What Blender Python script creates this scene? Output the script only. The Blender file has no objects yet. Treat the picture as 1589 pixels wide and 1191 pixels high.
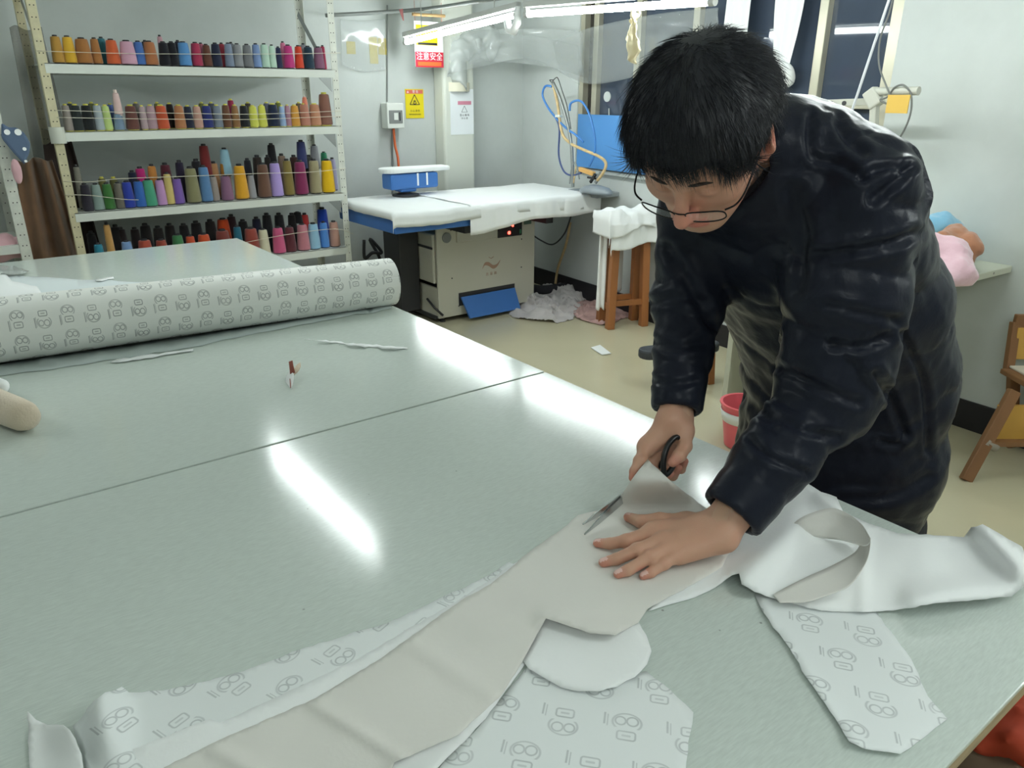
import bpy, bmesh, math, random
import numpy as np
from mathutils import Vector, Matrix, Euler
from mathutils.geometry import delaunay_2d_cdt

scene = bpy.context.scene
COL = scene.collection
random.seed(7)
PI = math.pi

# ------------------------------------------------------------------ camera
F_PX, PITCH, ROLL, YAW = 1168.4, 0.3682, 0.00446, 0.91878
CAM_Z = 1.46
CX, CY = 794.5, 595.5
def _axes():
    f = np.array([math.cos(PITCH)*math.cos(YAW), math.cos(PITCH)*math.sin(YAW), -math.sin(PITCH)])
    r = np.array([math.sin(YAW), -math.cos(YAW), 0.0]); u = np.cross(r, f)
    return (math.cos(ROLL)*r+math.sin(ROLL)*u, -math.sin(ROLL)*r+math.cos(ROLL)*u, f)
CR, CU, CF = _axes()
CAM_P = np.array([0.0, 0.0, CAM_Z])
cam_data = bpy.data.cameras.new('camera')
cam_data.sensor_width = 36.0
cam_data.lens = F_PX/1589.0*36.0
cam_data.clip_start = 0.02
cam_data.clip_end = 60
cam = bpy.data.objects.new('camera', cam_data)
COL.objects.link(cam)
cam.matrix_world = Matrix(((CR[0], CU[0], -CF[0], CAM_P[0]), (CR[1], CU[1], -CF[1], CAM_P[1]), (CR[2], CU[2], -CF[2], CAM_P[2]), (0, 0, 0, 1)))
scene.camera = cam

# ------------------------------------------------------------------ world (night outside) and exposure
world = bpy.data.worlds.new('night'); scene.world = world
world.use_nodes = True
world.node_tree.nodes['Background'].inputs[0].default_value = (0.010, 0.014, 0.022, 1)
world.node_tree.nodes['Background'].inputs[1].default_value = 1.0
scene.view_settings.view_transform = 'Standard'
scene.view_settings.look = 'None'
scene.view_settings.gamma = 1.0
scene.view_settings.use_curve_mapping = False
scene.view_settings.exposure = 0.24
TUBE_POWER = 52.0      # emission strength of every fluorescent tube in the room

# ------------------------------------------------------------------ measuring helpers
def ray(x, y):
    return CR*((x-CX)/F_PX) - CU*((y-CY)/F_PX) + CF
def on(x, y, ax, val):
    d = ray(x, y); t = (val-CAM_P[ax])/d[ax]
    return CAM_P + d*t
def atd(x, y, depth):
    return CAM_P + ray(x, y)*depth

# ------------------------------------------------------------------ colours and materials
def lin(c):
    out = []
    for v in c[:3]:
        v = v/255.0
        out.append(v/12.92 if v <= 0.04045 else ((v+0.055)/1.055)**2.4)
    return tuple(out)+(1.0,)
def hexc(h):
    return (int(h[0:2], 16), int(h[2:4], 16), int(h[4:6], 16))
MATS = {}
def mat(name, col=(200, 200, 200), rough=0.6, metal=0.0, spec=0.5, var=0.0, vscale=8.0, bump=0.0, bscale=60.0, emit=0.0, alpha=1.0, sheen=0.0, coat=0.0, trans=0.0, sss=0.0, stretch=None, coords='Object', detail=4.0):
    if name in MATS: return MATS[name]
    m = bpy.data.materials.new(name); m.use_nodes = True
    nt = m.node_tree; b = nt.nodes['Principled BSDF']
    b.inputs['Base Color'].default_value = lin(col)
    b.inputs['Roughness'].default_value = rough
    b.inputs['Metallic'].default_value = metal
    b.inputs['Specular IOR Level'].default_value = spec
    b.inputs['Alpha'].default_value = alpha
    b.inputs['Sheen Weight'].default_value = sheen
    b.inputs['Coat Weight'].default_value = coat
    b.inputs['Transmission Weight'].default_value = trans
    if sss:
        b.inputs['Subsurface Weight'].default_value = sss
        b.inputs['Subsurface Radius'].default_value = (0.012, 0.005, 0.003)
        b.inputs['Subsurface Scale'].default_value = 1.0
    if emit:
        b.inputs['Emission Color'].default_value = lin(col); b.inputs['Emission Strength'].default_value = emit
    if var or bump:
        tc = nt.nodes.new('ShaderNodeTexCoord'); mp = nt.nodes.new('ShaderNodeMapping')
        nt.links.new(tc.outputs[coords], mp.inputs[0])
        if stretch: mp.inputs['Scale'].default_value = stretch
    if var:
        n = nt.nodes.new('ShaderNodeTexNoise'); n.inputs['Scale'].default_value = vscale; n.inputs['Detail'].default_value = detail
        nt.links.new(mp.outputs[0], n.inputs['Vector'])
        r = nt.nodes.new('ShaderNodeMapRange'); r.inputs['From Min'].default_value = 0.3; r.inputs['From Max'].default_value = 0.7
        r.inputs['To Min'].default_value = 1-var; r.inputs['To Max'].default_value = 1+var*0.6
        nt.links.new(n.outputs['Fac'], r.inputs['Value'])
        mx = nt.nodes.new('ShaderNodeVectorMath'); mx.operation = 'SCALE'
        mx.inputs[0].default_value = lin(col)[:3]
        nt.links.new(r.outputs[0], mx.inputs['Scale']); nt.links.new(mx.outputs[0], b.inputs['Base Color'])
    if bump:
        n2 = nt.nodes.new('ShaderNodeTexNoise'); n2.inputs['Scale'].default_value = bscale; n2.inputs['Detail'].default_value = 3
        nt.links.new(mp.outputs[0], n2.inputs['Vector'])
        bp = nt.nodes.new('ShaderNodeBump'); bp.inputs['Strength'].default_value = bump; bp.inputs['Distance'].default_value = 0.01
        nt.links.new(n2.outputs['Fac'], bp.inputs['Height']); nt.links.new(bp.outputs[0], b.inputs['Normal'])
    MATS[name] = m
    return m

class NX:
    """Math-node expressions: build shader math with python operators."""
    def __init__(s, nt, sock): s.nt = nt; s.s = sock
    def op(s, o, *args):
        n = s.nt.nodes.new('ShaderNodeMath'); n.operation = o
        for i, a in enumerate((s,)+args):
            if isinstance(a, NX): s.nt.links.new(a.s, n.inputs[i])
            else: n.inputs[i].default_value = float(a)
        return NX(s.nt, n.outputs[0])
    def __add__(s, o): return s.op('ADD', o)
    def __sub__(s, o): return s.op('SUBTRACT', o)
    def __mul__(s, o): return s.op('MULTIPLY', o)
    def __truediv__(s, o): return s.op('DIVIDE', o)
    def abs(s): return s.op('ABSOLUTE')
    def fract(s): return s.op('FRACT')
    def floor(s): return s.op('FLOOR')
    def max(s, o): return s.op('MAXIMUM', o)
    def min(s, o): return s.op('MINIMUM', o)
    def mod(s, o): return s.op('FLOORED_MODULO', o)
    def below(s, edge, soft):        # 1 where s < edge, soft border
        n = s.nt.nodes.new('ShaderNodeMapRange'); n.interpolation_type = 'SMOOTHSTEP'
        s.nt.links.new(s.s, n.inputs[0])
        n.inputs[1].default_value = edge-soft; n.inputs[2].default_value = edge+soft
        n.inputs[3].default_value = 1; n.inputs[4].default_value = 0
        return NX(s.nt, n.outputs[0])
def length2(a, b): return (a*a+b*b).op('SQRT')

# ------------------------------------------------------------------ objects
def link(o, parent=None):
    COL.objects.link(o)
    if parent is not None: o.parent = parent
    return o
def tag(o, label=None, cat=None, group=None, kind=None):
    if label: o['label'] = label
    if cat: o['category'] = cat
    if group: o['group'] = group
    if kind: o['kind'] = kind
    return o
def empty(name, loc=(0, 0, 0), rz=0.0, label=None, cat=None, group=None):
    o = bpy.data.objects.new(name, None); o.location = Vector([float(v) for v in loc]); o.rotation_euler = (0, 0, rz)
    o.empty_display_size = 0.05
    link(o); return tag(o, label, cat, group)

class MB:
    def __init__(s): s.v = []; s.f = []; s.uv = None
    def add(s, vs, fs):
        b = len(s.v); s.v += [tuple(float(q) for q in v) for v in vs]; s.f += [tuple(i+b for i in f) for f in fs]; return s
    def box(s, c, d, rot=None):
        hx, hy, hz = d[0]/2, d[1]/2, d[2]/2
        pts = [Vector((sx*hx, sy*hy, sz*hz)) for sz in (-1, 1) for sy in (-1, 1) for sx in (-1, 1)]
        if rot is not None: pts = [rot @ p for p in pts]
        c = Vector([float(q) for q in c])
        return s.add([p+c for p in pts], [(0, 2, 3, 1), (4, 5, 7, 6), (0, 1, 5, 4), (1, 3, 7, 5), (3, 2, 6, 7), (2, 0, 4, 6)])
    def boxm(s, lo, hi):
        return s.box([(a+b)/2 for a, b in zip(lo, hi)], [b-a for a, b in zip(lo, hi)])
    def bar(s, a, b, w, h, up=(0, 0, 1)):
        a = Vector([float(q) for q in a]); b = Vector([float(q) for q in b]); d = (b-a)
        L = d.length; d.normalize(); up = Vector(up)
        if abs(d.dot(up)) > .98: up = Vector((1, 0, 0))
        sd = d.cross(up).normalized(); u2 = sd.cross(d)
        m = Matrix((sd, d, u2)).transposed()
        return s.box((a+b)/2, (w, L, h), m)
    def tube(s, pts, r, n=10, caps=True, closed=False):
        pts = [Vector([float(q) for q in p]) for p in pts]; m = len(pts)
        rs = r if isinstance(r, (list, tuple)) else [r]*m
        base = len(s.v); prev = None; vs = []
        for i, p in enumerate(pts):
            if closed: t = pts[(i+1) % m]-pts[i-1]
            else: t = pts[min(i+1, m-1)]-pts[max(i-1, 0)]
            t.normalize()
            if prev is None:
                a = Vector((0, 0, 1)) if abs(t.z) < .9 else Vector((1, 0, 0))
                nrm = t.cross(a).normalized()
            else:
                nrm = (prev - t*prev.dot(t)).normalized()
            prev = nrm; bn = t.cross(nrm)
            for k in range(n):
                a = 2*PI*k/n
                vs.append(p+(nrm*math.cos(a)+bn*math.sin(a))*rs[i])
        fs = []
        for i in range(m if closed else m-1):
            j = (i+1) % m
            for k in range(n):
                k2 = (k+1) % n
                fs.append((i*n+k, i*n+k2, j*n+k2, j*n+k))
        if caps and not closed:
            fs.append(tuple(reversed(range(n)))); fs.append(tuple((m-1)*n+k for k in range(n)))
        return s.add(vs, fs)
    def lathe(s, prof, n=20, c=(0, 0, 0), axis='z'):
        vs = []; fs = []
        for r, z in prof:
            for k in range(n):
                a = 2*PI*k/n; x, y = r*math.cos(a), r*math.sin(a)
                p = {'z': (x, y, z), 'x': (z, x, y), 'y': (y, z, x)}[axis]
                vs.append((p[0]+c[0], p[1]+c[1], p[2]+c[2]))
        for i in range(len(prof)-1):
            for k in range(n):
                k2 = (k+1) % n
                fs.append((i*n+k, i*n+k2, (i+1)*n+k2, (i+1)*n+k))
        if prof[0][0] > 1e-6: fs.append(tuple(reversed(range(n))))
        if prof[-1][0] > 1e-6: fs.append(tuple((len(prof)-1)*n+k for k in range(n)))
        return s.add(vs, fs)
    def prism(s, poly, z0, z1):
        n = len(poly)
        vs = [(p[0], p[1], z0) for p in poly]+[(p[0], p[1], z1) for p in poly]
        fs = [tuple(reversed(range(n))), tuple(range(n, 2*n))]+[(i, (i+1) % n, n+(i+1) % n, n+i) for i in range(n)]
        return s.add(vs, fs)
    def grid(s, rows, closed=False):
        m, n = len(rows), len(rows[0]); fs = []
        for i in range(m-1):
            for j in range(n if closed else n-1):
                j2 = (j+1) % n
                fs.append((i*n+j, i*n+j2, (i+1)*n+j2, (i+1)*n+j))
        return s.add([p for r in rows for p in r], fs)
    def xf(s, M):
        s.v = [tuple(M @ Vector(v)) for v in s.v]; return s
    def build(s, name, m, parent=None, smooth=False, bevel=0.0, solid=0.0, subsurf=0, fix=True, angle=None):
        me = bpy.data.meshes.new(name); me.from_pydata(s.v, [], s.f)
        if fix:
            bm = bmesh.new(); bm.from_mesh(me); bmesh.ops.recalc_face_normals(bm, faces=bm.faces); bm.to_mesh(me); bm.free()
        if m is not None: me.materials.append(m)
        if s.uv is not None:
            ul = me.uv_layers.new(name='UVMap')
            for lp in me.loops: ul.data[lp.index].uv = s.uv[lp.vertex_index]
        if smooth: me.shade_smooth()
        o = bpy.data.objects.new(name, me); link(o, parent)
        if angle is not None:
            me.shade_smooth(); me.set_sharp_from_angle(angle=math.radians(angle))
        if solid:
            q = o.modifiers.new('solid', 'SOLIDIFY'); q.thickness = solid; q.offset = 0
        if bevel:
            q = o.modifiers.new('bevel', 'BEVEL'); q.width = bevel; q.segments = 2; q.limit_method = 'ANGLE'
        if subsurf:
            q = o.modifiers.new('sub', 'SUBSURF'); q.levels = subsurf; q.render_levels = subsurf
        return o

def spline(pts, n=8, closed=False):
    """Catmull-Rom through points of any dimension."""
    P = [np.array(p, float) for p in pts]; m = len(P); out = []
    segs = m if closed else m-1
    for i in range(segs):
        if closed: p0, p1, p2, p3 = P[i-1], P[i], P[(i+1) % m], P[(i+2) % m]
        else: p0, p1, p2, p3 = P[max(i-1, 0)], P[i], P[i+1], P[min(i+2, m-1)]
        for k in range(n):
            t = k/n
            out.append(0.5*((2*p1)+(p2-p0)*t+(2*p0-5*p1+4*p2-p3)*t*t+(3*p1-p0-3*p2+p3)*t**3))
    if not closed: out.append(P[-1])
    return out

def text_mesh(s, size, m, name, parent, M, extrude=0.0004):
    cu = bpy.data.curves.new('txt', 'FONT'); cu.body = s; cu.size = size; cu.align_x = 'CENTER'; cu.align_y = 'CENTER'; cu.extrude = extrude
    o = bpy.data.objects.new('txt', cu); COL.objects.link(o)
    dg = bpy.context.evaluated_depsgraph_get()
    me = bpy.data.meshes.new_from_object(o.evaluated_get(dg))
    bpy.data.objects.remove(o); bpy.data.curves.remove(cu)
    me.transform(M); me.materials.clear(); me.materials.append(m); me.name = name
    return link(bpy.data.objects.new(name, me), parent)

def vnoise(P, seed=0):
    """smooth value noise on an (n,3) array, about -1..1"""
    rs = np.random.RandomState(seed); perm = rs.rand(4096)*2-1
    I = np.floor(P).astype(int); f = P-I; f = f*f*(3-2*f); out = np.zeros(len(P))
    for dx in (0, 1):
        for dy in (0, 1):
            for dz in (0, 1):
                h = ((I[:, 0]+dx)*73856093 ^ (I[:, 1]+dy)*19349663 ^ (I[:, 2]+dz)*83492791) & 4095
                w = (f[:, 0] if dx else 1-f[:, 0])*(f[:, 1] if dy else 1-f[:, 1])*(f[:, 2] if dz else 1-f[:, 2])
                out += w*perm[h]
    return out
def fbm(P, oct=3, seed=0):
    P = np.asarray(P, float); o = 0; a = 1.0
    for i in range(oct):
        o = o+a*vnoise(P*2**i, seed+i); a *= .5
    return o

# ------------------------------------------------------------------ signed distance modelling (organic shapes)
def surfnet(fn, lo, hi, vox):
    lo = np.array(lo, float); hi = np.array(hi, float)
    n = np.ceil((hi-lo)/vox).astype(int)+1
    ax = [lo[i]+np.arange(n[i])*vox for i in range(3)]
    G = np.stack(np.meshgrid(*ax, indexing='ij'), -1).reshape(-1, 3)
    Fv = np.concatenate([fn(G[i:i+400000]) for i in range(0, len(G), 400000)]).reshape(n)
    S = Fv < 0
    c = np.zeros(n-1, int)
    for dx in (0, 1):
        for dy in (0, 1):
            for dz in (0, 1):
                c += S[dx:n[0]-1+dx, dy:n[1]-1+dy, dz:n[2]-1+dz]
    act = (c > 0) & (c < 8)
    idx = -np.ones(n-1, int); ii = np.argwhere(act); idx[act] = np.arange(len(ii))
    acc = np.zeros((len(ii), 3)); cnt = np.zeros(len(ii))
    crn = [(a, b, d) for a in (0, 1) for b in (0, 1) for d in (0, 1)]
    for a in crn:
        for b in crn:
            if a < b and sum(abs(p-q) for p, q in zip(a, b)) == 1:
                fa = Fv[ii[:, 0]+a[0], ii[:, 1]+a[1], ii[:, 2]+a[2]]; fb = Fv[ii[:, 0]+b[0], ii[:, 1]+b[1], ii[:, 2]+b[2]]
                k = (fa < 0) != (fb < 0)
                t = np.where(k, fa/np.where(k, fa-fb, 1), 0)
                p = np.array(a)+t[:, None]*(np.array(b)-np.array(a))
                acc[k] += p[k]; cnt[k] += 1
    V = lo+(ii+acc/cnt[:, None])*vox
    faces = []
    for d in range(3):
        e1, e2 = (d+1) % 3, (d+2) % 3
        sl0 = [slice(None)]*3; sl1 = [slice(None)]*3; sl0[d] = slice(0, n[d]-1); sl1[d] = slice(1, n[d])
        ch = S[tuple(sl0)] != S[tuple(sl1)]
        q = np.argwhere(ch)
        ok = (q[:, e1] > 0) & (q[:, e2] > 0) & (q[:, e1] < n[e1]-1) & (q[:, e2] < n[e2]-1)
        q = q[ok]; flip = S[tuple(sl0)][tuple(q.T)]
        def at(o1, o2):
            r = q.copy(); r[:, e1] += o1; r[:, e2] += o2; return idx[tuple(r.T)]
        quad = np.stack([at(-1, -1), at(0, -1), at(0, 0), at(-1, 0)], -1)
        quad[~flip] = quad[~flip][:, ::-1]
        faces.append(quad)
    Fc = np.concatenate(faces)
    return V, Fc
def relax(V, Fc, it=2, w=.5):
    e = np.concatenate([Fc[:, [0, 1]], Fc[:, [1, 2]], Fc[:, [2, 3]], Fc[:, [3, 0]]]); e = np.concatenate([e, e[:, ::-1]])
    cnt = np.bincount(e[:, 0], minlength=len(V)).astype(float)
    for _ in range(it):
        for s in (w, -w*.98):
            m = np.stack([np.bincount(e[:, 0], weights=V[e[:, 1], k], minlength=len(V)) for k in range(3)], -1)/cnt[:, None]
            V = V+(m-V)*s
    return V
def normals(V, Fc):
    fn_ = np.cross(V[Fc[:, 2]]-V[Fc[:, 0]], V[Fc[:, 3]]-V[Fc[:, 1]])
    N = np.zeros_like(V)
    for k in range(4): np.add.at(N, Fc[:, k], fn_)
    return N/(np.linalg.norm(N, axis=1)[:, None]+1e-12)
def np_mesh(name, V, Fc, m, parent=None, smooth=True):
    me = bpy.data.meshes.new(name)
    me.from_pydata(V.tolist(), [], [tuple(f) for f in Fc.tolist()])
    if m is not None:
        for q in (m if isinstance(m, (list, tuple)) else [m]): me.materials.append(q)
    if smooth: me.shade_smooth()
    return link(bpy.data.objects.new(name, me), parent)
def smin(a, b, k):
    if k <= 0: return np.minimum(a, b)
    h = np.clip(.5+.5*(b-a)/k, 0, 1); return b+(a-b)*h-k*h*(1-h)
def smax(a, b, k): return -smin(-a, -b, k)
def sd_cone(P, a, b, ra, rb):
    a = np.array(a, float); b = np.array(b, float); d = b-a
    t = np.clip(((P-a)@d)/(d@d), 0, 1)
    return np.linalg.norm(P-a-t[:, None]*d, axis=1)-(ra+(rb-ra)*t)
def sd_ell(P, c, r, M=None):
    q = P-np.array(c, float)
    if M is not None: q = q@np.array(M)
    r = np.array(r, float)
    k0 = np.linalg.norm(q/r, axis=1); k1 = np.linalg.norm(q/(r*r), axis=1)
    return k0*(k0-1)/(k1+1e-9)
def sd_chain(P, pts, rs, k):
    d = None
    for i in range(len(pts)-1):
        q = sd_cone(P, pts[i], pts[i+1], rs[i], rs[i+1]); d = q if d is None else smin(d, q, k)
    return d
def sd_sweep(P, cs, ru, rw, U):
    """elliptic sections along a polyline: half-width ru along axis U, rw across"""
    best = None; U = np.array(U, float)
    for i in range(len(cs)-1):
        a = np.array(cs[i], float); b = np.array(cs[i+1], float); d = b-a; L = np.linalg.norm(d); d = d/L
        u = U-d*(U@d); u /= np.linalg.norm(u); w = np.cross(d, u)
        q = P-a; s_ = q@d; t = np.clip(s_/L, 0, 1)
        t = t*t*(3-2*t)*0.3+t*0.7
        A = ru[i]+(ru[i+1]-ru[i])*t; B = rw[i]+(rw[i+1]-rw[i])*t
        ex = s_-np.clip(s_, 0, L)
        r = np.sqrt(((q@u)/A)**2+((q@w)/B)**2+(ex/np.minimum(A, B))**2)
        dd = (r-1)*np.minimum(A, B)
        best = dd if best is None else smin(best, dd, .05)
    return best
# ------------------------------------------------------------------ the room
T = 0.80                       # cutting table height
YB = 4.95                      # back wall
RU = np.array([0.058, 1.0, 0.0]); RU /= np.linalg.norm(RU)
RN = np.array([-RU[1], RU[0], 0.0])
RO = np.array([3.585, 0.0, 0.0])
RW = Matrix(((RU[0], RN[0], 0, RO[0]), (RU[1], RN[1], 0, RO[1]), (0, 0, 1, 0), (0, 0, 0, 1)))   # right wall frame: along, inward, up
def onw(x, y, b=0.0):
    d = ray(x, y); t = (b-(CAM_P-RO)@RN)/(d@RN); P = CAM_P+d*t
    return np.array([(P-RO)@RU, b, P[2]])
def rw(a, b, z): return RO+RU*a+RN*b+np.array([0, 0, z])

def wall_material(name, col, dirt):
    m = mat(name, col, 0.75, spec=0.25)
    nt = m.node_tree; b = nt.nodes['Principled BSDF']
    tc = nt.nodes.new('ShaderNodeTexCoord')
    n = nt.nodes.new('ShaderNodeTexNoise'); n.inputs['Scale'].default_value = 1.3; n.inputs['Detail'].default_value = 6; n.inputs['Roughness'].default_value = .6
    nt.links.new(tc.outputs['Object'], n.inputs['Vector'])
    r = nt.nodes.new('ShaderNodeValToRGB')
    c = lin(col); d = lin(dirt)
    r.color_ramp.elements[0].position = .3; r.color_ramp.elements[0].color = tuple(c[i]*.55+d[i]*.45 for i in range(3))+(1,)
    r.color_ramp.elements[1].position = .62; r.color_ramp.elements[1].color = c
    nt.links.new(n.outputs['Fac'], r.inputs[0])
    v = nt.nodes.new('ShaderNodeTexVoronoi'); v.inputs['Scale'].default_value = 3.1
    nt.links.new(tc.outputs['Object'], v.inputs['Vector'])
    s = nt.nodes.new('ShaderNodeMath'); s.operation = 'LESS_THAN'; s.inputs[1].default_value = 0.014
    nt.links.new(v.outputs['Distance'], s.inputs[0])
    mx = nt.nodes.new('ShaderNodeMix'); mx.data_type = 'RGBA'
    nt.links.new(s.outputs[0], mx.inputs[0]); nt.links.new(r.outputs[0], mx.inputs[6]); mx.inputs[7].default_value = lin((70, 70, 66))
    nt.links.new(mx.outputs[2], b.inputs['Base Color'])
    bp = nt.nodes.new('ShaderNodeBump'); bp.inputs['Strength'].default_value = .12; bp.inputs['Distance'].default_value = .01
    n2 = nt.nodes.new('ShaderNodeTexNoise'); n2.inputs['Scale'].default_value = 14
    nt.links.new(tc.outputs['Object'], n2.inputs['Vector']); nt.links.new(n2.outputs['Fac'], bp.inputs['Height']); nt.links.new(bp.outputs[0], b.inputs['Normal'])
    return m
M_wall = wall_material('painted_wall', (208, 213, 210), (176, 181, 177))
M_wallb = M_wall
M_ceil = mat('ceiling_paint', (196, 201, 198), .8, var=.05, vscale=2)
M_floor = mat('floor_vinyl', (206, 198, 168), .2, spec=.5, var=.05, vscale=1.6, bump=.03, bscale=40)
M_skirt = mat('skirting_paint', (34, 32, 38), .5, var=.2, vscale=9)
M_alu = mat('window_frame', (196, 192, 172), .38, metal=.35, var=.06, vscale=5)
M_white = mat('white_enamel', (226, 229, 222), .4)

def struct(name, mb, m, **k): return tag(mb.build(name, m, **k), kind='structure')
X0, Y0, ZC = -3.2, -3.0, 2.85
struct('floor', MB().boxm((X0, Y0, -.1), (4.2, YB+.1, 0)), M_floor)
struct('ceiling', MB().boxm((X0, Y0, ZC), (4.2, YB+.1, ZC+.1)), M_ceil)
struct('wall_back', MB().boxm((X0, YB, 0), (4.1, YB+.1, ZC)), M_wallb)
struct('wall_left', MB().boxm((X0-.1, Y0, 0), (X0, YB+.1, ZC)), M_wall)
struct('wall_front', MB().boxm((X0, Y0-.1, 0), (4.1, Y0, ZC)), M_wall)
# right wall with the window opening
WA0, WA1, WZ0, WZ1 = 1.945, 4.275, 0.955, 2.35
w = MB()
w.boxm((-3.1, -.14, 0), (WA0, 0, ZC)); w.boxm((WA1, -.14, 0), (5.15, 0, ZC))
w.boxm((WA0, -.14, 0), (WA1, 0, WZ0)); w.boxm((WA0, -.14, WZ1), (WA1, 0, ZC))
struct('wall_right', w.xf(RW), M_wall)
struct('baseboard_right', MB().boxm((-3.0, 0, 0), (4.93, .012, .135)).xf(RW), M_skirt)
struct('baseboard_back', MB().boxm((-3.0, YB-.012, 0), (3.86, YB, .135)), M_skirt)

# windows: panes, rails
M_pane = mat('night_glass', (70, 80, 96), .04, spec=.6, var=.12, vscale=2.5)
M_pane2 = mat('night_glass_brown', (48, 44, 42), .05, spec=.6, var=.3, vscale=5)
wf = empty('window_1', rw(WA0, 0, WZ0)); wf['kind'] = 'structure'
def wpart(name, lo, hi, m, bevel=0.0):
    mb = MB().boxm(lo, hi).xf(RW)
    mb.v = [tuple(np.array(v)-np.array(wf.location)) for v in mb.v]
    return mb.build(name, m, wf, bevel=bevel)
wpart('frame_rail', (WA0, -.09, WZ0), (WA1, -.01, WZ0+.05), M_alu)
wpart('frame_rail', (WA0, -.09, WZ1-.05), (WA1, -.01, WZ1), M_alu)
wpart('frame_stile', (WA0, -.09, WZ0), (WA0+.055, -.005, WZ1), M_alu)
wpart('frame_stile', (WA1-.045, -.09, WZ0), (WA1, -.01, WZ1), M_alu)
stiles = [2.345, 3.19, 3.68, 4.095]
for a in stiles: wpart('mullion', (a, -.08, WZ0+.05), (a+.05, -.015, WZ1-.05), M_alu, .004)
wpart('transom', (WA0+.055, -.075, 1.395), (2.345, -.012, 1.435), M_alu, .004)
edges = [WA0+.055, 2.345, 3.19, 3.68, 4.095, WA1-.045]
for i in range(5):
    a0 = edges[i]+(.05 if i else 0); a1 = edges[i+1]
    wpart('pane', (a0, -.062, WZ0+.05), (a1, -.056, WZ1-.05), M_pane2 if i == 4 else M_pane)
struct('trim_1', MB().boxm((WA0-.02, -.02, WZ0-.02), (WA1+.02, .035, WZ0+.008)).xf(RW), M_wall, bevel=.006)   # window ledge

# ------------------------------------------------------------------ fluorescent lamps
M_tube = mat('tube_glow', (242, 251, 250), .3, emit=TUBE_POWER)
M_batten = mat('batten_enamel', (206, 208, 204), .45)
def lamp(a, b, label, hang=True, cover=.0):
    a = np.array(a, float); b = np.array(b, float); c = (a+b)/2
    o = empty('fluorescent_lamp', c, 0, label, 'lamp', 'fluorescent tubes hung in rows')
    d = (b-a); L = np.linalg.norm(d); d /= L; A, B = a-c, b-c
    MB().bar(A+[0, 0, .045], B+[0, 0, .045], .04, .03).build('batten', M_batten, o, bevel=.004)
    MB().tube([A+d*.03, B-d*.03], .016, 14).build('tube', M_tube, o, smooth=False, angle=40)
    for P, s in ((A, 1), (B, -1)):
        MB().tube([P, P+d*s*.03], .018, 12).build('end_cap', M_batten, o, angle=40)
        MB().bar(P+d*s*.012, P+d*s*.012+np.array([0, 0, .05]), .02, .024).build('lamp_holder', M_batten, o)
    if hang:
        for t in (.18, .82):
            P = A+(B-A)*t+np.array([0, 0, .06])
            MB().tube([P, P+np.array([0, 0, ZC-c[2]-P[2]])], .0035, 6).build('hanger', M_batten, o)
    return o
A1, B1 = on(628, 66, 0, 2.75), on(805, 22, 0, 2.75)
A2, B2 = on(815, 22, 0, 2.75), on(1110, 2, 0, 2.75)
lamp(A1, B1, 'glowing tube lamp hanging at an angle above the ironing table')
lamp(A2, B2, 'glowing tube lamp in front of the window with a cloth hung on it')
lamp((2.75, 2.10, 1.95), (2.75, .88, 1.95), 'tube lamp in the row above the man, nearest the bench')
lamp((2.75, -.2, 1.95), (2.75, -1.42, 1.95), 'tube lamp in the window row, behind the photographer')
lamp((1.169, 3.62, 1.90), (1.167, 2.41, 1.90), 'tube lamp hanging over the far half of the cutting table')
lamp((1.10, .15, 1.95), (1.10, -1.05, 1.95), 'tube lamp over the aisle behind the photographer')
lamp((-1.0, 3.6, 1.95), (-1.0, 2.4, 1.95), 'tube lamp over the left side of the room, far end')
lamp((-.35, -.1, 2.05), (-.35, -1.3, 2.05), 'tube lamp over the aisle at the left behind the photographer')

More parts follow.
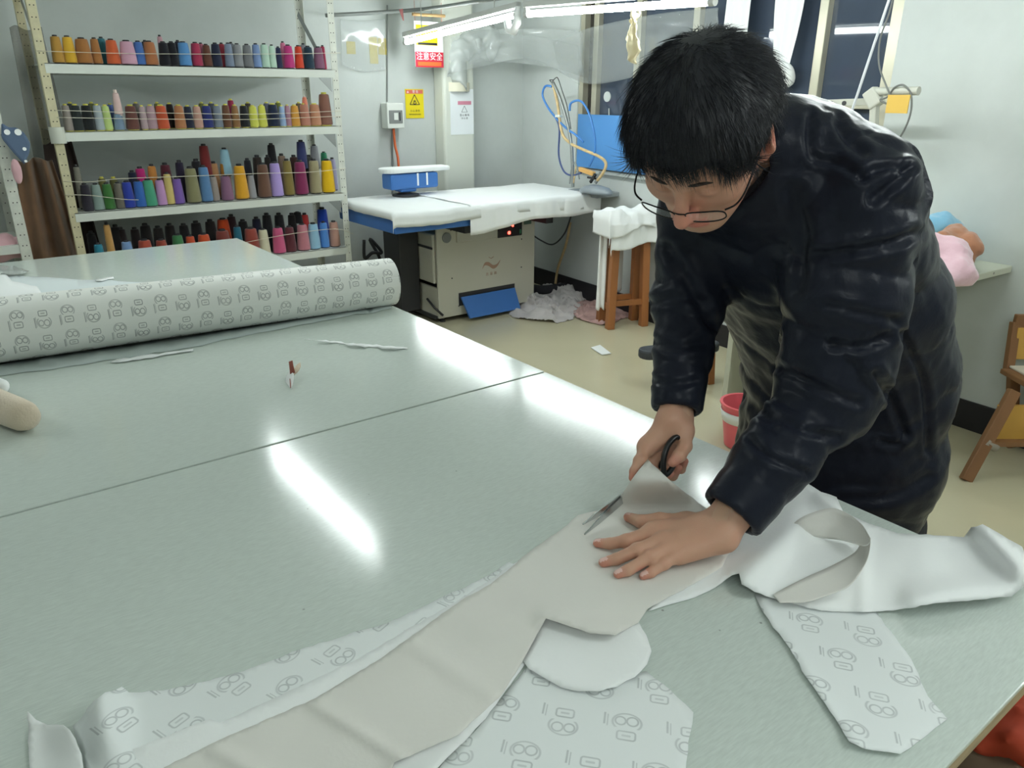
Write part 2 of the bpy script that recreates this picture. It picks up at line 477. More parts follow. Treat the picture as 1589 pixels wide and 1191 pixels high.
# ------------------------------------------------------------------ cutting table
def table_material():
    m = mat('table_laminate', (184, 194, 188), .2, spec=.5)
    nt = m.node_tree; b = nt.nodes['Principled BSDF']
    tc = nt.nodes.new('ShaderNodeTexCoord'); mp = nt.nodes.new('ShaderNodeMapping')
    mp.inputs['Rotation'].default_value = (0, 0, .5); mp.inputs['Scale'].default_value = (60, 420, 1)
    nt.links.new(tc.outputs['Object'], mp.inputs[0])
    fine = nt.nodes.new('ShaderNodeTexNoise'); fine.inputs['Scale'].default_value = 1.0; fine.inputs['Detail'].default_value = 3
    nt.links.new(mp.outputs[0], fine.inputs['Vector'])
    big = nt.nodes.new('ShaderNodeTexNoise'); big.inputs['Scale'].default_value = 2.2; big.inputs['Detail'].default_value = 5
    nt.links.new(tc.outputs['Object'], big.inputs['Vector'])
    f = NX(nt, fine.outputs['Fac']); g = NX(nt, big.outputs['Fac'])
    v = (f-0.5)*0.30+(g-0.5)*0.10+1.0
    mx = nt.nodes.new('ShaderNodeVectorMath'); mx.operation = 'SCALE'; mx.inputs[0].default_value = lin((204, 213, 206))[:3]
    nt.links.new(v.s, mx.inputs['Scale'])
    vo = nt.nodes.new('ShaderNodeTexVoronoi'); vo.inputs['Scale'].default_value = 17
    nt.links.new(tc.outputs['Object'], vo.inputs['Vector'])
    sp = NX(nt, vo.outputs['Distance']).below(.03, .012)
    wn = nt.nodes.new('ShaderNodeTexNoise'); wn.inputs['Scale'].default_value = 3.3
    nt.links.new(tc.outputs['Object'], wn.inputs['Vector'])
    sp = sp*(NX(nt, wn.outputs['Fac']).below(.47, .03))*0.55
    mc = nt.nodes.new('ShaderNodeMix'); mc.data_type = 'RGBA'
    nt.links.new(sp.s, mc.inputs[0]); nt.links.new(mx.outputs[0], mc.inputs[6]); mc.inputs[7].default_value = lin((66, 62, 56))
    nt.links.new(mc.outputs[2], b.inputs['Base Color'])
    ro = (g-0.5)*0.08+(f-0.5)*0.08+0.135
    nt.links.new(ro.s, b.inputs['Roughness'])
    bp = nt.nodes.new('ShaderNodeBump'); bp.inputs["Strength"].default_value = .02; bp.inputs['Distance'].default_value = .004
    nt.links.new(fine.outputs['Fac'], bp.inputs['Height']); nt.links.new(bp.outputs[0], b.inputs['Normal'])
    return m
M_table = table_material()
M_edgewood = mat('chipped_edge_wood', (176, 156, 122), .6, var=.25, vscale=14, stretch=(1, 1, 6))
M_legwood = mat('leg_wood', (122, 96, 68), .6, var=.2, vscale=9, stretch=(1, 1, .15))
TX0, TX1 = -1.25, 1.158
tab = empty('cutting_table', (0, 0, 0), 0, 'long cutting table with pale green laminate boards and a dark seam', 'table')
for y0, y1 in ((.195, 1.376), (1.382, 2.548), (2.552, 3.72)):
    bd = MB().boxm((TX0, y0, T-.008), (TX1, y1, T)).build('board', M_table, tab, bevel=.0015)
    MB().boxm((TX0, y0+.0005, T-.028), (TX1, y1-.0005, T-.008)).build('board_edge', M_edgewood, bd)
for y in (.26, 1.38, 2.55, 3.65): MB().boxm((TX0+.06, y-.02, T-.10), (TX1-.06, y+.02, T-.028)).build('cross_beam', M_legwood, tab)
for x in (TX0+.05, TX1-.09): MB().boxm((x, .25, T-.10), (x+.04, 3.66, T-.028)).build('side_beam', M_legwood, tab)
for y in (.30, 1.42, 2.55, 3.62):
    for x in (TX0+.09, TX1-.13): MB().boxm((x-.03, y-.03, 0), (x+.03, y+.03, T-.028)).build('leg', M_legwood, tab, bevel=.003)
# ------------------------------------------------------------------ the man
def skin_material():
    m = mat('skin', (196, 150, 122), .48, spec=.4, sss=.12)
    nt = m.node_tree; b = nt.nodes['Principled BSDF']
    at = nt.nodes.new('ShaderNodeAttribute'); at.attribute_name = 'flush'
    tc = nt.nodes.new('ShaderNodeTexCoord'); n = nt.nodes.new('ShaderNodeTexNoise'); n.inputs['Scale'].default_value = 38; n.inputs['Detail'].default_value = 4
    nt.links.new(tc.outputs['Object'], n.inputs['Vector'])
    f = (NX(nt, at.outputs['Fac'])+(NX(nt, n.outputs['Fac'])-.5)*.35)
    r = nt.nodes.new('ShaderNodeValToRGB'); e = r.color_ramp.elements
    e[0].position = 0; e[0].color = lin((204, 162, 136)); e[1].position = 1; e[1].color = lin((208, 132, 116))
    nt.links.new(f.s, r.inputs[0]); nt.links.new(r.outputs[0], b.inputs['Base Color'])
    n2 = nt.nodes.new('ShaderNodeTexNoise'); n2.inputs['Scale'].default_value = 420; n2.inputs['Detail'].default_value = 2
    nt.links.new(tc.outputs['Object'], n2.inputs['Vector'])
    bp = nt.nodes.new('ShaderNodeBump'); bp.inputs['Strength'].default_value = .12; bp.inputs['Distance'].default_value = .002
    nt.links.new(n2.outputs['Fac'], bp.inputs['Height']); nt.links.new(bp.outputs[0], b.inputs['Normal'])
    return m
M_skin = skin_material()
M_nail = mat('fingernail', (236, 196, 186), .2, spec=.5)
M_lip = mat('lip_skin', (176, 112, 100), .45)
M_brow = mat('eyebrow_hair', (62, 50, 46), .8)
def jacket_material():
    m = mat('jacket_nylon', (33, 36, 46), .34, spec=.12)
    nt = m.node_tree; b = nt.nodes['Principled BSDF']
    tc = nt.nodes.new('ShaderNodeTexCoord')
    n = nt.nodes.new('ShaderNodeTexNoise'); n.inputs['Scale'].default_value = 26; n.inputs['Detail'].default_value = 5; n.inputs['Distortion'].default_value = .6
    nt.links.new(tc.outputs['Object'], n.inputs['Vector'])
    bp = nt.nodes.new('ShaderNodeBump'); bp.inputs['Strength'].default_value = .16; bp.inputs['Distance'].default_value = .012
    nt.links.new(n.outputs['Fac'], bp.inputs['Height']); nt.links.new(bp.outputs[0], b.inputs['Normal'])
    n2 = nt.nodes.new('ShaderNodeTexNoise'); n2.inputs['Scale'].default_value = 7
    nt.links.new(tc.outputs['Object'], n2.inputs['Vector'])
    ro = (NX(nt, n2.outputs['Fac'])-.5)*.2+.32
    nt.links.new(ro.s, b.inputs['Roughness'])
    return m
M_jacket = jacket_material()
M_inner = mat('knit_collar', (34, 36, 44), .8, var=.1, vscale=90, bump=.2, bscale=300)
M_trouser = mat('trousers_cloth', (28, 29, 36), .8, bump=.2, bscale=90)
M_shoe = mat('shoe_black', (24, 24, 26), .5)

# --- skeleton (metres)
HEAD_C = atd(1087, 180, 1.0)
H_YAW, H_PITCH, H_ROLL = math.radians(33), math.radians(48), math.radians(3)
cdir = -CF*np.array([1, 1, 0]); cdir /= np.linalg.norm(cdir)
ldir = -CR*np.array([1, 1, 0]); ldir /= np.linalg.norm(ldir)
hh = math.cos(H_YAW)*cdir+math.sin(H_YAW)*ldir
zz = np.array([0, 0, 1.0])
h_f = hh*math.cos(H_PITCH)-zz*math.sin(H_PITCH)
h_u = hh*math.sin(H_PITCH)+zz*math.cos(H_PITCH)
h_r = np.cross(h_f, h_u)
h_r, h_u = h_r*math.cos(H_ROLL)+h_u*math.sin(H_ROLL), -h_r*math.sin(H_ROLL)+h_u*math.cos(H_ROLL)
HS = .97
HM = np.stack([h_r, h_f, h_u], 1)*HS          # head local -> world
HO = HEAD_C-HM@np.array([0, -.01, .035])
def hw(p): return HO+np.asarray(p, float)@HM.T

def head_sdf(P):
    ax = np.abs(P[:, 0]); Q = P.copy(); Q[:, 0] = ax          # mirrored half
    d = sd_ell(P, (0, -.018, .030), (.076, .097, .088))
    d = smin(d, sd_ell(P, (0, .040, .030), (.064, .048, .062)), .03)
    d = smin(d, sd_ell(P, (0, .028, -.040), (.060, .060, .078)), .03)
    d = smin(d, sd_cone(Q, (.052, -.005, -.050), (.022, .058, -.096), .020, .017), .03)
    d = smin(d, sd_ell(P, (0, .066, -.099), (.022, .019, .016)), .02)
    d = smin(d, sd_ell(Q, (.043, .054, -.026), (.024, .024, .022)), .025)
    d = smin(d, sd_cone(Q, (.012, .0865, .019), (.050, .068, .022), .0085, .008), .018)
    d = smax(d, -sd_ell(Q, (.031, .099, .001), (.019, .017, .0105)), .012)
    d = smin(d, sd_ell(Q, (.031, .0765, -.002), (.0145, .0135, .0125)), .004)
    d = smax(d, -sd_ell(Q, (.031, .0905, -.0075), (.014, .004, .0012)), .002)      # lid line
    d = smin(d, sd_cone(P, (0, .087, .010), (0, .112, -.038), .0075, .0115), .012)
    d = smin(d, sd_ell(Q, (.0125, .098, -.043), (.0085, .011, .0085)), .007)
    d = smax(d, -sd_ell(Q, (.0065, .103, -.0525), (.004, .006, .004)), .003)
    d = smin(d, sd_ell(P, (0, .083, -.066), (.025, .012, .008)), .008)
    d = smin(d, sd_ell(P, (0, .081, -.079), (.021, .012, .0085)), .008)
    d = smax(d, -sd_ell(P, (0, .097, -.0722), (.026, .014, .0012)), .003)
    d = smin(d, sd_cone(P, (0, -.030, -.040), (0, -.075, -.17), .054, .060), .03)
    d = smin(d, sd_cone(P, (0, -.075, -.17), (0, -.11, -.27), .060, .075), .03)
    # ears
    E = np.array(Euler((-.25, .0, -.55)).to_matrix())
    er = sd_ell(Q, (.086, -.020, -.008), (.0095, .022, .036), E)
    er = smax(er, -sd_ell(Q, (.095, -.014, -.002), (.0075, .012, .021), E), .004)
    er = smin(er, sd_ell(Q, (.080, -.010, -.036), (.008, .010, .011)), .008)
    er = smin(er, sd_cone(Q, (.078, .000, -.012), (.081, .001, -.022), .005, .005), .006)
    return smin(d, er, .008)
Vh, Fh = surfnet(head_sdf, (-.115, -.21, -.30), (.115, .135, .135), .0028)
Vh = relax(Vh, Fh, 1)
flush_h = np.clip(.25+.55*np.exp(-((Vh-np.array([0, .11, -.04]))**2).sum(1)/.0008)+.5*np.exp(-((np.abs(Vh[:, 0])-.088)**2)/.0001)*(Vh[:, 2] < .03)*(Vh[:, 1] < .02)-.15*(Vh[:, 2] < -.09), 0, 1)
lipm = (np.abs(Vh[:, 2]+.0725) < .011) & (np.abs(Vh[:, 0]) < .024) & (Vh[:, 1] > .078)
flush_h[lipm] = .95
Wh = HO+Vh@HM.T

# --- left hand, flat on the cloth
def tp(x, y, z): return on(x, y, 2, T+z)
LW = tp(1112, 826, .046)
fing = {
 'index': [tp(1014, 824, .034), tp(972, 839, .026), tp(946, 843, .016), tp(927, 842, .0115)],
 'middle': [tp(1029, 838, .036), tp(989, 853, .029), tp(957, 867, .017), tp(936, 872, .012)],
 'ring': [tp(1043, 847, .034), tp(1008, 864, .027), tp(975, 884, .016), tp(959, 890, .0115)],
 'pinky': [tp(1056, 857, .029), tp(1030, 874, .021), tp(1010, 888, .014), tp(998, 893, .0105)],
 'thumb': [tp(1066, 812, .033), tp(1024, 806, .028), tp(995, 809, .020), tp(975, 802, .0135)]}
rad = {'index': (.0115, .0098, .0087, .0070), 'middle': (.0118, .0100, .0088, .0072), 'ring': (.0112, .0096, .0084, .0068), 'pinky': (.0105, .0085, .0074, .0060), 'thumb': (.0150, .0115, .0108, .0080)}
L_ELB = atd(1293, 600, 1.185); L_SH = atd(1330, 305, 1.10)
R_WR = atd(1048, 652, 1.275); R_ELB = atd(1068, 465, 1.345); R_SH = atd(1092, 318, 1.30)
def hand_sdf(fing, rad, W, elb, wristr, squash):
    names = ('index', 'middle', 'ring', 'pinky')
    W = np.asarray(W); fa = W+(np.asarray(elb)-W)*.22
    def fn(P):
        d = None
        for nme in names:
            c = fing[nme]; r = rad[nme]
            q = sd_chain(P, c, r, .003)
            q = smin(q, sd_ell(P, c[1], (r[1]*1.10,)*3), .004)       # knuckle
            d = q if d is None else smin(d, q, .0035)
        pal = None
        w0 = W+(fing['index'][0]-W)*.12; side = fing['index'][0]-fing['pinky'][0]; side = side/np.linalg.norm(side)
        for i, nme in enumerate(names):
            off = side*(.017-.0115*i)
            q = sd_cone(P, fing[nme][0]-np.array([0, 0, .004]), W+off, .0145, wristr*.72)
            pal = q if pal is None else smin(pal, q, .012)
        q = sd_cone(P, fing['thumb'][0], W+side*.02, .0175, wristr*.75); pal = smin(pal, q, .014)
        q = sd_cone(P, fing['thumb'][0], fing['index'][0], .012, .011); pal = smin(pal, q, .016)
        pal = smin(pal, sd_chain(P, [W+side*.010, fa+side*.008], (wristr*.82, wristr), .01), .012)
        pal = smin(pal, sd_chain(P, [W-side*.010, fa-side*.008], (wristr*.82, wristr), .01), .014)
        d = smin(d, pal, .009)
        t = sd_chain(P, fing['thumb'], rad['thumb'], .004)
        return smin(d, t, .008)
    return fn
def hand_mesh(fing, rad, W, elb, wristr=.026):
    A = np.array([p for c in fing.values() for p in c]+[W, np.asarray(W)+(np.asarray(elb)-np.asarray(W))*.25])
    lo = A.min(0)-.035; hi = A.max(0)+.035
    V, Fc = surfnet(hand_sdf(fing, rad, W, elb, wristr, 1), lo, hi, .0021)
    V = relax(V, Fc, 1)
    fl = np.zeros(len(V))+.15
    for nme, c in fing.items():
        fl = np.maximum(fl, .85*np.exp(-((V-c[3])**2).sum(1)/.00020)); fl = np.maximum(fl, .55*np.exp(-((V-c[1])**2).sum(1)/.00012))
    return V, Fc, fl
Vl, Fl, fl_l = hand_mesh(fing, rad, LW, L_ELB)

# --- right hand, closed on the scissors
rf = {
 'index': [atd(1004, 691, 1.262), atd(993, 715, 1.238), atd(985, 731, 1.228), atd(982, 741, 1.222)],
 'middle': [atd(1018, 696, 1.285), atd(1010, 728, 1.275), atd(1027, 741, 1.262), atd(1040, 735, 1.247)],
 'ring': [atd(1032, 697, 1.303), atd(1028, 729, 1.305), atd(1044, 738, 1.288), atd(1053, 726, 1.272)],
 'pinky': [atd(1047, 695, 1.315), atd(1045, 720, 1.318), atd(1057, 728, 1.302), atd(1063, 715, 1.288)],
 'thumb': [atd(1060, 668, 1.262), atd(1063, 692, 1.244), atd(1054, 707, 1.230), atd(1044, 717, 1.222)]}
Vr, Fr, fl_r = hand_mesh(rf, rad, R_WR, R_ELB, .025)

# --- trunk, arms and legs under the clothes
TC = [(1.42, .73, .56), (1.42, .73, .76), (1.40, .73, .95), (1.31, .735, 1.10), (1.19, .74, 1.23), (1.09, .735, 1.335), (1.01, .722, 1.375)]
TU = [.190, .200, .198, .200, .200, .170, .095]
TWd = [.150, .158, .155, .150, .140, .118, .085]
NECK = hw((0, -.085, -.20))
def body_sdf(P):
    d = sd_sweep(P, TC, [r-.045 for r in TU], [r-.045 for r in TWd], (0, 1, 0))
    d = smin(d, sd_cone(P, NECK, TC[5], .06, .08), .03)
    for sh, el, wr in ((L_SH, L_ELB, LW), (R_SH, R_ELB, R_WR)):
        d = smin(d, sd_chain(P, [sh, el, wr], (.05, .042, .027), .02), .03)
    for y in (.63, .83):
        d = smin(d, sd_chain(P, [(1.43, y, .66), (1.45, y, .40), (1.47, y, .09)], (.075, .055, .04), .03), .04)
        d = smin(d, sd_cone(P, (1.47, y, .055), (1.32, y, .035), .04, .03), .03)
    return d
Vb, Fb = surfnet(body_sdf, (.80, .42, -.01), (1.70, 1.05, 1.48), .013)
Vb = relax(Vb, Fb, 1)
off1 = len(Wh); off2 = off1+len(Vl); off3 = off2+len(Vr)
V = np.concatenate([Wh, Vl, Vr, Vb]); Fc = np.concatenate([Fh, Fl+off1, Fr+off2, Fb+off3])
flush = np.concatenate([flush_h, fl_l, fl_r, np.zeros(len(Vb))])
person = np_mesh('person', V, Fc, [M_skin, M_nail])
att = person.data.attributes.new('flush', 'FLOAT', 'POINT'); att.data.foreach_set('value', flush.astype(np.float32))
# nails: faces on the top of each fingertip of the hand mesh get the nail material
Nn = normals(V, Fc)
mi = np.zeros(len(Fc), np.int32); ctr = V[Fc].mean(1); fn_ = Nn[Fc].mean(1)
for c, up in [(fing[k], np.array([0, 0, 1.0])) for k in ('index', 'middle', 'ring', 'pinky', 'thumb')]:
    d = c[3]-c[2]; d /= np.linalg.norm(d)
    u2 = up-d*(up@d)
    if c is fing['thumb']: u2 = u2+np.array([.1, .35, 0])
    u2 /= np.linalg.norm(u2); s2 = np.cross(d, u2)
    q = ctr-(c[3]-d*.001)
    k = (np.abs(q@s2) < .0048) & (np.abs(q@d) < .0062) & (q@u2 > .0035) & ((q**2).sum(1) < .0003)
    mi[k] = 1
person.data.polygons.foreach_set('material_index', mi)
tag(person, 'man in glasses and a black padded jacket bending over the table cutting cloth', 'person')

# --- jacket
def jacket_parts(P):
    tor = sd_sweep(P, TC, TU, TWd, (0, 1, 0))
    tor = smin(tor, sd_ell(P, hw((0, -.115, -.215)), (.10, .12, .055)), .06)
    tor = smin(tor, sd_cone(P, L_SH+np.array([.03, .02, -.01]), R_SH+np.array([.03, -.02, .0]), .085, .085), .06)
    cl = LW+(L_ELB-LW)*.13; cr = R_WR+(R_ELB-R_WR)*.10
    la = sd_chain(P, [L_SH, L_ELB, cl], (.088, .068, .050), .05)
    la = smin(la, sd_cone(P, L_SH+(L_ELB-L_SH)*.4, L_SH+(L_ELB-L_SH)*.75, .083, .080), .04)
    ra = sd_chain(P, [R_SH, R_ELB, cr], (.078, .056, .044), .04)
    return tor, la, ra, cl, cr
def jacket_sdf(P):
    tor, la, ra, cl, cr = jacket_parts(P)
    for nm, (c, e, r0) in (('l', (cl, L_ELB, .050)), ('r', (cr, R_ELB, .044))):
        d = np.asarray(e)-c; d /= np.linalg.norm(d)
        pl = -((P-(c-d*.006))@d)                        # cut off beyond the hem
        if nm == 'l':
            la = smax(la, pl, .008); la = smax(la, -sd_cone(P, c-d*.05, c+d*.018, r0-.016, r0-.016), .008)
        else:
            ra = smax(ra, pl, .008); ra = smax(ra, -sd_cone(P, c-d*.05, c+d*.018, r0-.016, r0-.016), .008)
    d = smin(tor, la, .022)
    d = smin(d, ra, .018)
    d = smax(d, .565-P[:, 2], .02)
    # stand collar: a tapered ring round the neck
    a = hw((0, -.105, -.235)); b = hw((0, -.072, -.135)); ax = b-a; L = np.linalg.norm(ax); ax /= L
    q = P-a; s_ = q@ax; rr = np.linalg.norm(q-s_[:, None]*ax, axis=1)
    ring = np.abs(rr-(.094-.012*np.clip(s_/L, 0, 1)))-.0085
    ring = np.maximum(np.maximum(ring, -s_-.03), s_-L)
    d = smin(d, ring-.002, .02)
    # the neck opening
    d = smax(d, -sd_cone(P, hw((0, -.095, -.20)), hw((0, -.05, -.09)), .068, .078), .012)
    return d
Vj, Fj = surfnet(jacket_sdf, (.80, .40, .54), (1.68, 1.06, 1.56), .0062)
Vj = relax(Vj, Fj, 3)
# puffed channels and creases
Nj = normals(Vj, Fj)
tor, la, ra, cl, cr = jacket_parts(Vj)
def arm_param(P, sh, el, wr):
    d1 = el-sh; L1 = np.linalg.norm(d1); d2 = wr-el; L2 = np.linalg.norm(d2)
    t1 = np.clip((P-sh)@d1/L1, 0, L1); t2 = np.clip((P-el)@d2/L2, 0, L2)
    return np.where(t2 > 0, L1+t2, t1)
def puff(s, lam, ph): return np.abs(np.sin(PI*(s/lam+ph)))**.6
nz = fbm(Vj*7, 2, 3); nz2 = fbm(Vj*22, 3, 9); nz3 = fbm(Vj*np.array([30, 30, 12]), 2, 5)
sl = arm_param(Vj, L_SH, L_ELB, cl); sr = arm_param(Vj, R_SH, R_ELB, cr)
disp = np.zeros(len(Vj))
onl = (la < tor) & (la <= ra); onr = (ra < tor) & (ra < la); ont = ~(onl | onr)
disp[onl] = (.009*puff(sl, .10, .35*nz)-.006+.0035*nz2)[onl]
disp[onr] = (.006*puff(sr, .075, .25*nz)-.004+.002*nz2)[onr]
st = (1.5-Vj[:, 2])*.9+(Vj[:, 0]-1.0)*.35
disp[ont] = (.007*puff(st, .125, .4*nz)-.005+.003*nz2)[ont]
disp *= np.clip((Vj[:, 2]-.6)/.05, .2, 1)
for c_ in (cl, cr): disp *= np.clip((np.linalg.norm(Vj-c_, axis=1)-.055)/.05, 0, 1)
Vj = Vj+Nj*disp[:, None]
Vj = relax(Vj, Fj, 1, .4)
# sewn seams and sharp creases, pressed into the surface
SEAMS = [([(1258, 180), (1260, 240), (1304, 253), (1338, 276)], .006, 6), ([(1338, 276), (1368, 261), (1410, 261)], .006, 5), ([(1410, 262), (1385, 285), (1355, 310)], .008, 7),
 ([(1270, 395), (1330, 388), (1391, 375), (1420, 362)], .008, 7), ([(1285, 472), (1331, 483), (1390, 496)], .006, 6), ([(1290, 533), (1335, 538), (1375, 524)], .008, 6),
 ([(1211, 571), (1270, 600), (1331, 624)], .006, 6), ([(1398, 515), (1428, 576), (1437, 622), (1440, 700)], .006, 5), ([(1359, 580), (1382, 617), (1405, 673)], .008, 6), ([(1405, 673), (1390, 690), (1366, 684)], .005, 4),
 ([(1165, 682), (1197, 710), (1253, 733)], .006, 5), ([(1190, 640), (1250, 668), (1302, 676)], .006, 6), ([(1035, 385), (1060, 425), (1103, 500)], .008, 8), ([(1120, 560), (1150, 610), (1200, 660)], .006, 8),
 ([(1010, 470), (1060, 462), (1095, 468)], .005, 6), ([(1010, 530), (1050, 538), (1090, 532)], .005, 6), ([(1012, 590), (1050, 596), (1080, 590)], .004, 5), ([(1300, 190), (1315, 215), (1340, 235)], .006, 7), ([(1230, 300), (1245, 380), (1235, 450)], .006, 12), ([(1440, 740), (1380, 770), (1300, 775)], .005, 7)]
Nj = normals(Vj, Fj); q = Vj-CAM_P; dz_ = q@CF; sx_ = CX+F_PX*(q@CR)/dz_; sy_ = CY-F_PX*(q@CU)/dz_; facing = (Nj*q).sum(1) < 0
pr_ = np.zeros(len(Vj))
for pl_, dp_, sg in SEAMS:
    pl_ = spline(pl_, 5); best = np.full(len(Vj), 1e9)
    for a_, b_ in zip(pl_[:-1], pl_[1:]):
        d_ = b_-a_; t_ = np.clip(((sx_-a_[0])*d_[0]+(sy_-a_[1])*d_[1])/(d_@d_), 0, 1)
        best = np.minimum(best, np.hypot(sx_-a_[0]-t_*d_[0], sy_-a_[1]-t_*d_[1]))
    pr_ += dp_*(np.exp(-(best/sg)**2)-.45*np.exp(-((best-sg*2.2)/(sg*1.1))**2))
near_ = dz_ < 1.75
Vj = Vj-Nj*(pr_*facing*near_)[:, None]
jk = np_mesh('jacket', Vj, Fj, M_jacket, person)
tag(jk, 'black glossy padded jacket')

# --- knitted collar inside, trousers, shoes
def collar_sdf(P):
    a = hw((0, -.095, -.215)); b = hw((0, -.058, -.115)); ax = b-a; L = np.linalg.norm(ax); ax /= L
    q = P-a; s_ = q@ax; rr = np.linalg.norm(q-s_[:, None]*ax, axis=1)
    ring = np.abs(rr-(.072-.004*np.clip(s_/L, 0, 1)))-.005
    return np.maximum(np.maximum(ring, -s_), s_-L)-.002
Vc, Fcc = surfnet(collar_sdf, NECK-.15, NECK+.16, .005)
np_mesh('inner_collar', relax(Vc, Fcc, 2), Fcc, M_inner, person)
def trouser_sdf(P):
    d = sd_sweep(P, [(1.42, .73, .52), (1.42, .73, .80)], [.17, .17], [.135, .135], (0, 1, 0))
    for y in (.63, .83): d = smin(d, sd_chain(P, [(1.43, y, .62), (1.45, y, .40), (1.465, y, .09)], (.10, .082, .07), .03), .05)
    return smax(d, .06-P[:, 2], .01)
Vt, Ft = surfnet(trouser_sdf, (1.22, .44, .04), (1.66, 1.02, .98), .011)
np_mesh('trousers', relax(Vt, Ft, 2), Ft, M_trouser, person)
for y in (.63, .83):
    def shoe_sdf(P):
        d = sd_chain(P, [(1.50, y, .045), (1.40, y, .042), (1.30, y, .036)], (.044, .046, .038), .03)
        return smax(d, -P[:, 2]+.001, .008)
    Vs, Fs = surfnet(shoe_sdf, (1.22, y-.08, -.01), (1.58, y+.08, .12), .007)
    np_mesh('shoe', relax(Vs, Fs, 1), Fs, M_shoe, person)

# --- hair: a shaped cap with strands growing over it
M_hair = mat('black_hair', (27, 29, 37), .46, spec=.5, var=.35, vscale=60)
def hairline(P):      # signed: negative where hair grows
    x, y, z = np.abs(P[:, 0]), P[:, 1], P[:, 2]
    front = .053-.009*np.cos(x*40)+np.where(x > .045, -(x-.045)*1.5, 0)
    lim = np.where(y > .045, front, np.where(y > .000, front-(.045-y)*1.35, np.where(y > -.045, .030, .030-(-.045-y)*2.2)))
    lim = np.where(np.abs(y) < .03, np.maximum(lim, np.where(y > 0, .012, .028)), lim)
    return lim-z
def cap_sdf(P):
    d = sd_ell(P, (0, -.020, .036), (.101, .110, .090))
    d = smin(d, sd_ell(P, (0, .036, .058), (.078, .058, .054)), .03)
    d = smin(d, sd_ell(P, (0, -.070, -.015), (.078, .050, .070)), .04)
    return smax(d, hairline(P)*.8, .012)
Vk, Fk = surfnet(cap_sdf, (-.11, -.15, -.12), (.11, .125, .16), .0045)
Vk = relax(Vk, Fk, 1)
hc = np_mesh('hair', HO+Vk@HM.T, Fk, M_hair, person)
tag(hc, 'short straight black hair')
rs = np.random.RandomState(4)
Nk = normals(Vk, Fk); ok = np.where((hairline(Vk) < .012) & (cap_sdf(Vk) < .003) & (Nk[:, 2] > -.75))[0]
CROWN = np.array([.012, -.075, .125])
pick = ok[rs.randint(0, len(ok), 11000)]
sv = []; sf = []
for i in pick:
    p = Vk[i]+rs.randn(3)*.0015; n = Nk[i]
    away = p-CROWN; away = away-n*(away@n); la_ = np.linalg.norm(away)
    if la_ < 1e-4: continue
    away /= la_
    swirl = np.cross(n, away)*.25
    g = np.array([0, .16, -.30]) if p[1] > 0 else np.array([0, -.05, -.35])
    t = away+swirl+(g-n*(g@n))+rs.randn(3)*.12
    t /= np.linalg.norm(t)
    L = (.030+.018*rs.rand())*(1.0 if p[1] > .03 else 1)*(.45 if (p[2] < .05 and p[1] < .03) else 1)
    lift = .16+.16*rs.rand()
    if la_ < .05: lift += .05; t = t+rs.randn(3)*.5; t = t-n*(t@n); t /= np.linalg.norm(t)
    w = .00042+.0003*rs.rand()
    pts = []
    for k in range(4):
        s_ = k/3
        pts.append(p-n*.004+t*L*s_+n*(lift*L*s_*(1.15-.75*s_)))
    sd = np.cross(t, n); b0 = len(sv)
    for k, q in enumerate(pts):
        ww = w*(1-.28*k)
        if k < 3:
            sv += [q+sd*ww, q-sd*ww*.5+n*ww*.86, q-sd*ww*.5-n*ww*.86]
        else: sv.append(q)
    for k in range(2):
        for j in range(3): sf.append((b0+k*3+j, b0+k*3+(j+1) % 3, b0+k*3+3+(j+1) % 3, b0+k*3+3+j))
    for j in range(3): sf.append((b0+6+j, b0+6+(j+1) % 3, b0+9))
sv = HO+np.array(sv)@HM.T
hs = MB(); hs.v = [tuple(v) for v in sv]; hs.f = sf
so = hs.build('hair_strands', M_hair, hc, fix=False, smooth=True); so['kind'] = 'stuff'
# eyebrows
for sx in (-1, 1):
    mb = MB(); path = [(sx*x, y, z) for x, y, z in ((.012, .0955, .023), (.024, .0945, .025), (.036, .089, .024), (.050, .077, .016))]
    pp = spline(path, 5); mb.tube([hw(p) for p in pp], [.0012+.0011*math.sin(PI*i/(len(pp)-1)) for i in range(len(pp))], 8)
    mb.build('eyebrow', M_brow, person, smooth=True)
# --- glasses
M_frame = mat('glasses_frame', (22, 22, 24), .3, metal=.6)
M_lens = mat('glasses_lens', (235, 240, 244), .02, spec=.5, alpha=.07)
gl = bpy.data.objects.new('glasses', None); link(gl, person)
gz, gy = -.026, .111
def lens_pts(sx, s=1.0):
    out = []
    for k in range(28):
        a = 2*PI*k/28; c, s_ = math.cos(a), math.sin(a)
        x = sx*(.034+.0265*s*(abs(c)**.7)*(1 if c > 0 else -1)); z = gz+.0165*s*(abs(s_)**.7)*(1 if s_ > 0 else -1)
        out.append(hw((x, gy-abs(x)*abs(x)*3.2+(z-gz)*.22, z-.001)))
    return out
for sx in (-1, 1):
    ring = lens_pts(sx)
    MB().tube(ring, .0011, 6, closed=True).build('rim', M_frame, gl, smooth=True)
    mb = MB(); mb.v = [tuple(p) for p in lens_pts(sx, .98)]; mb.f = [tuple(range(28))]; mb.build('lens', M_lens, gl, solid=.0012)
    MB().tube([hw(p) for p in spline([(sx*.060, gy-.012, gz+.009), (sx*.073, gy-.022, gz+.011), (sx*.0795, gy-.045, gz+.012), (sx*.081, .02, gz+.014), (sx*.081, -.005, gz+.015), (sx*.080, -.022, gz+.006)], 5)], .0014, 6).build('temple', M_frame, gl, smooth=True)
MB().tube([hw(p) for p in spline([(-.0085, gy-.001, gz+.004), (0, gy+.003, gz+.008), (.0085, gy-.001, gz+.004)], 5)], .0011, 6).build('bridge', M_frame, gl, smooth=True)
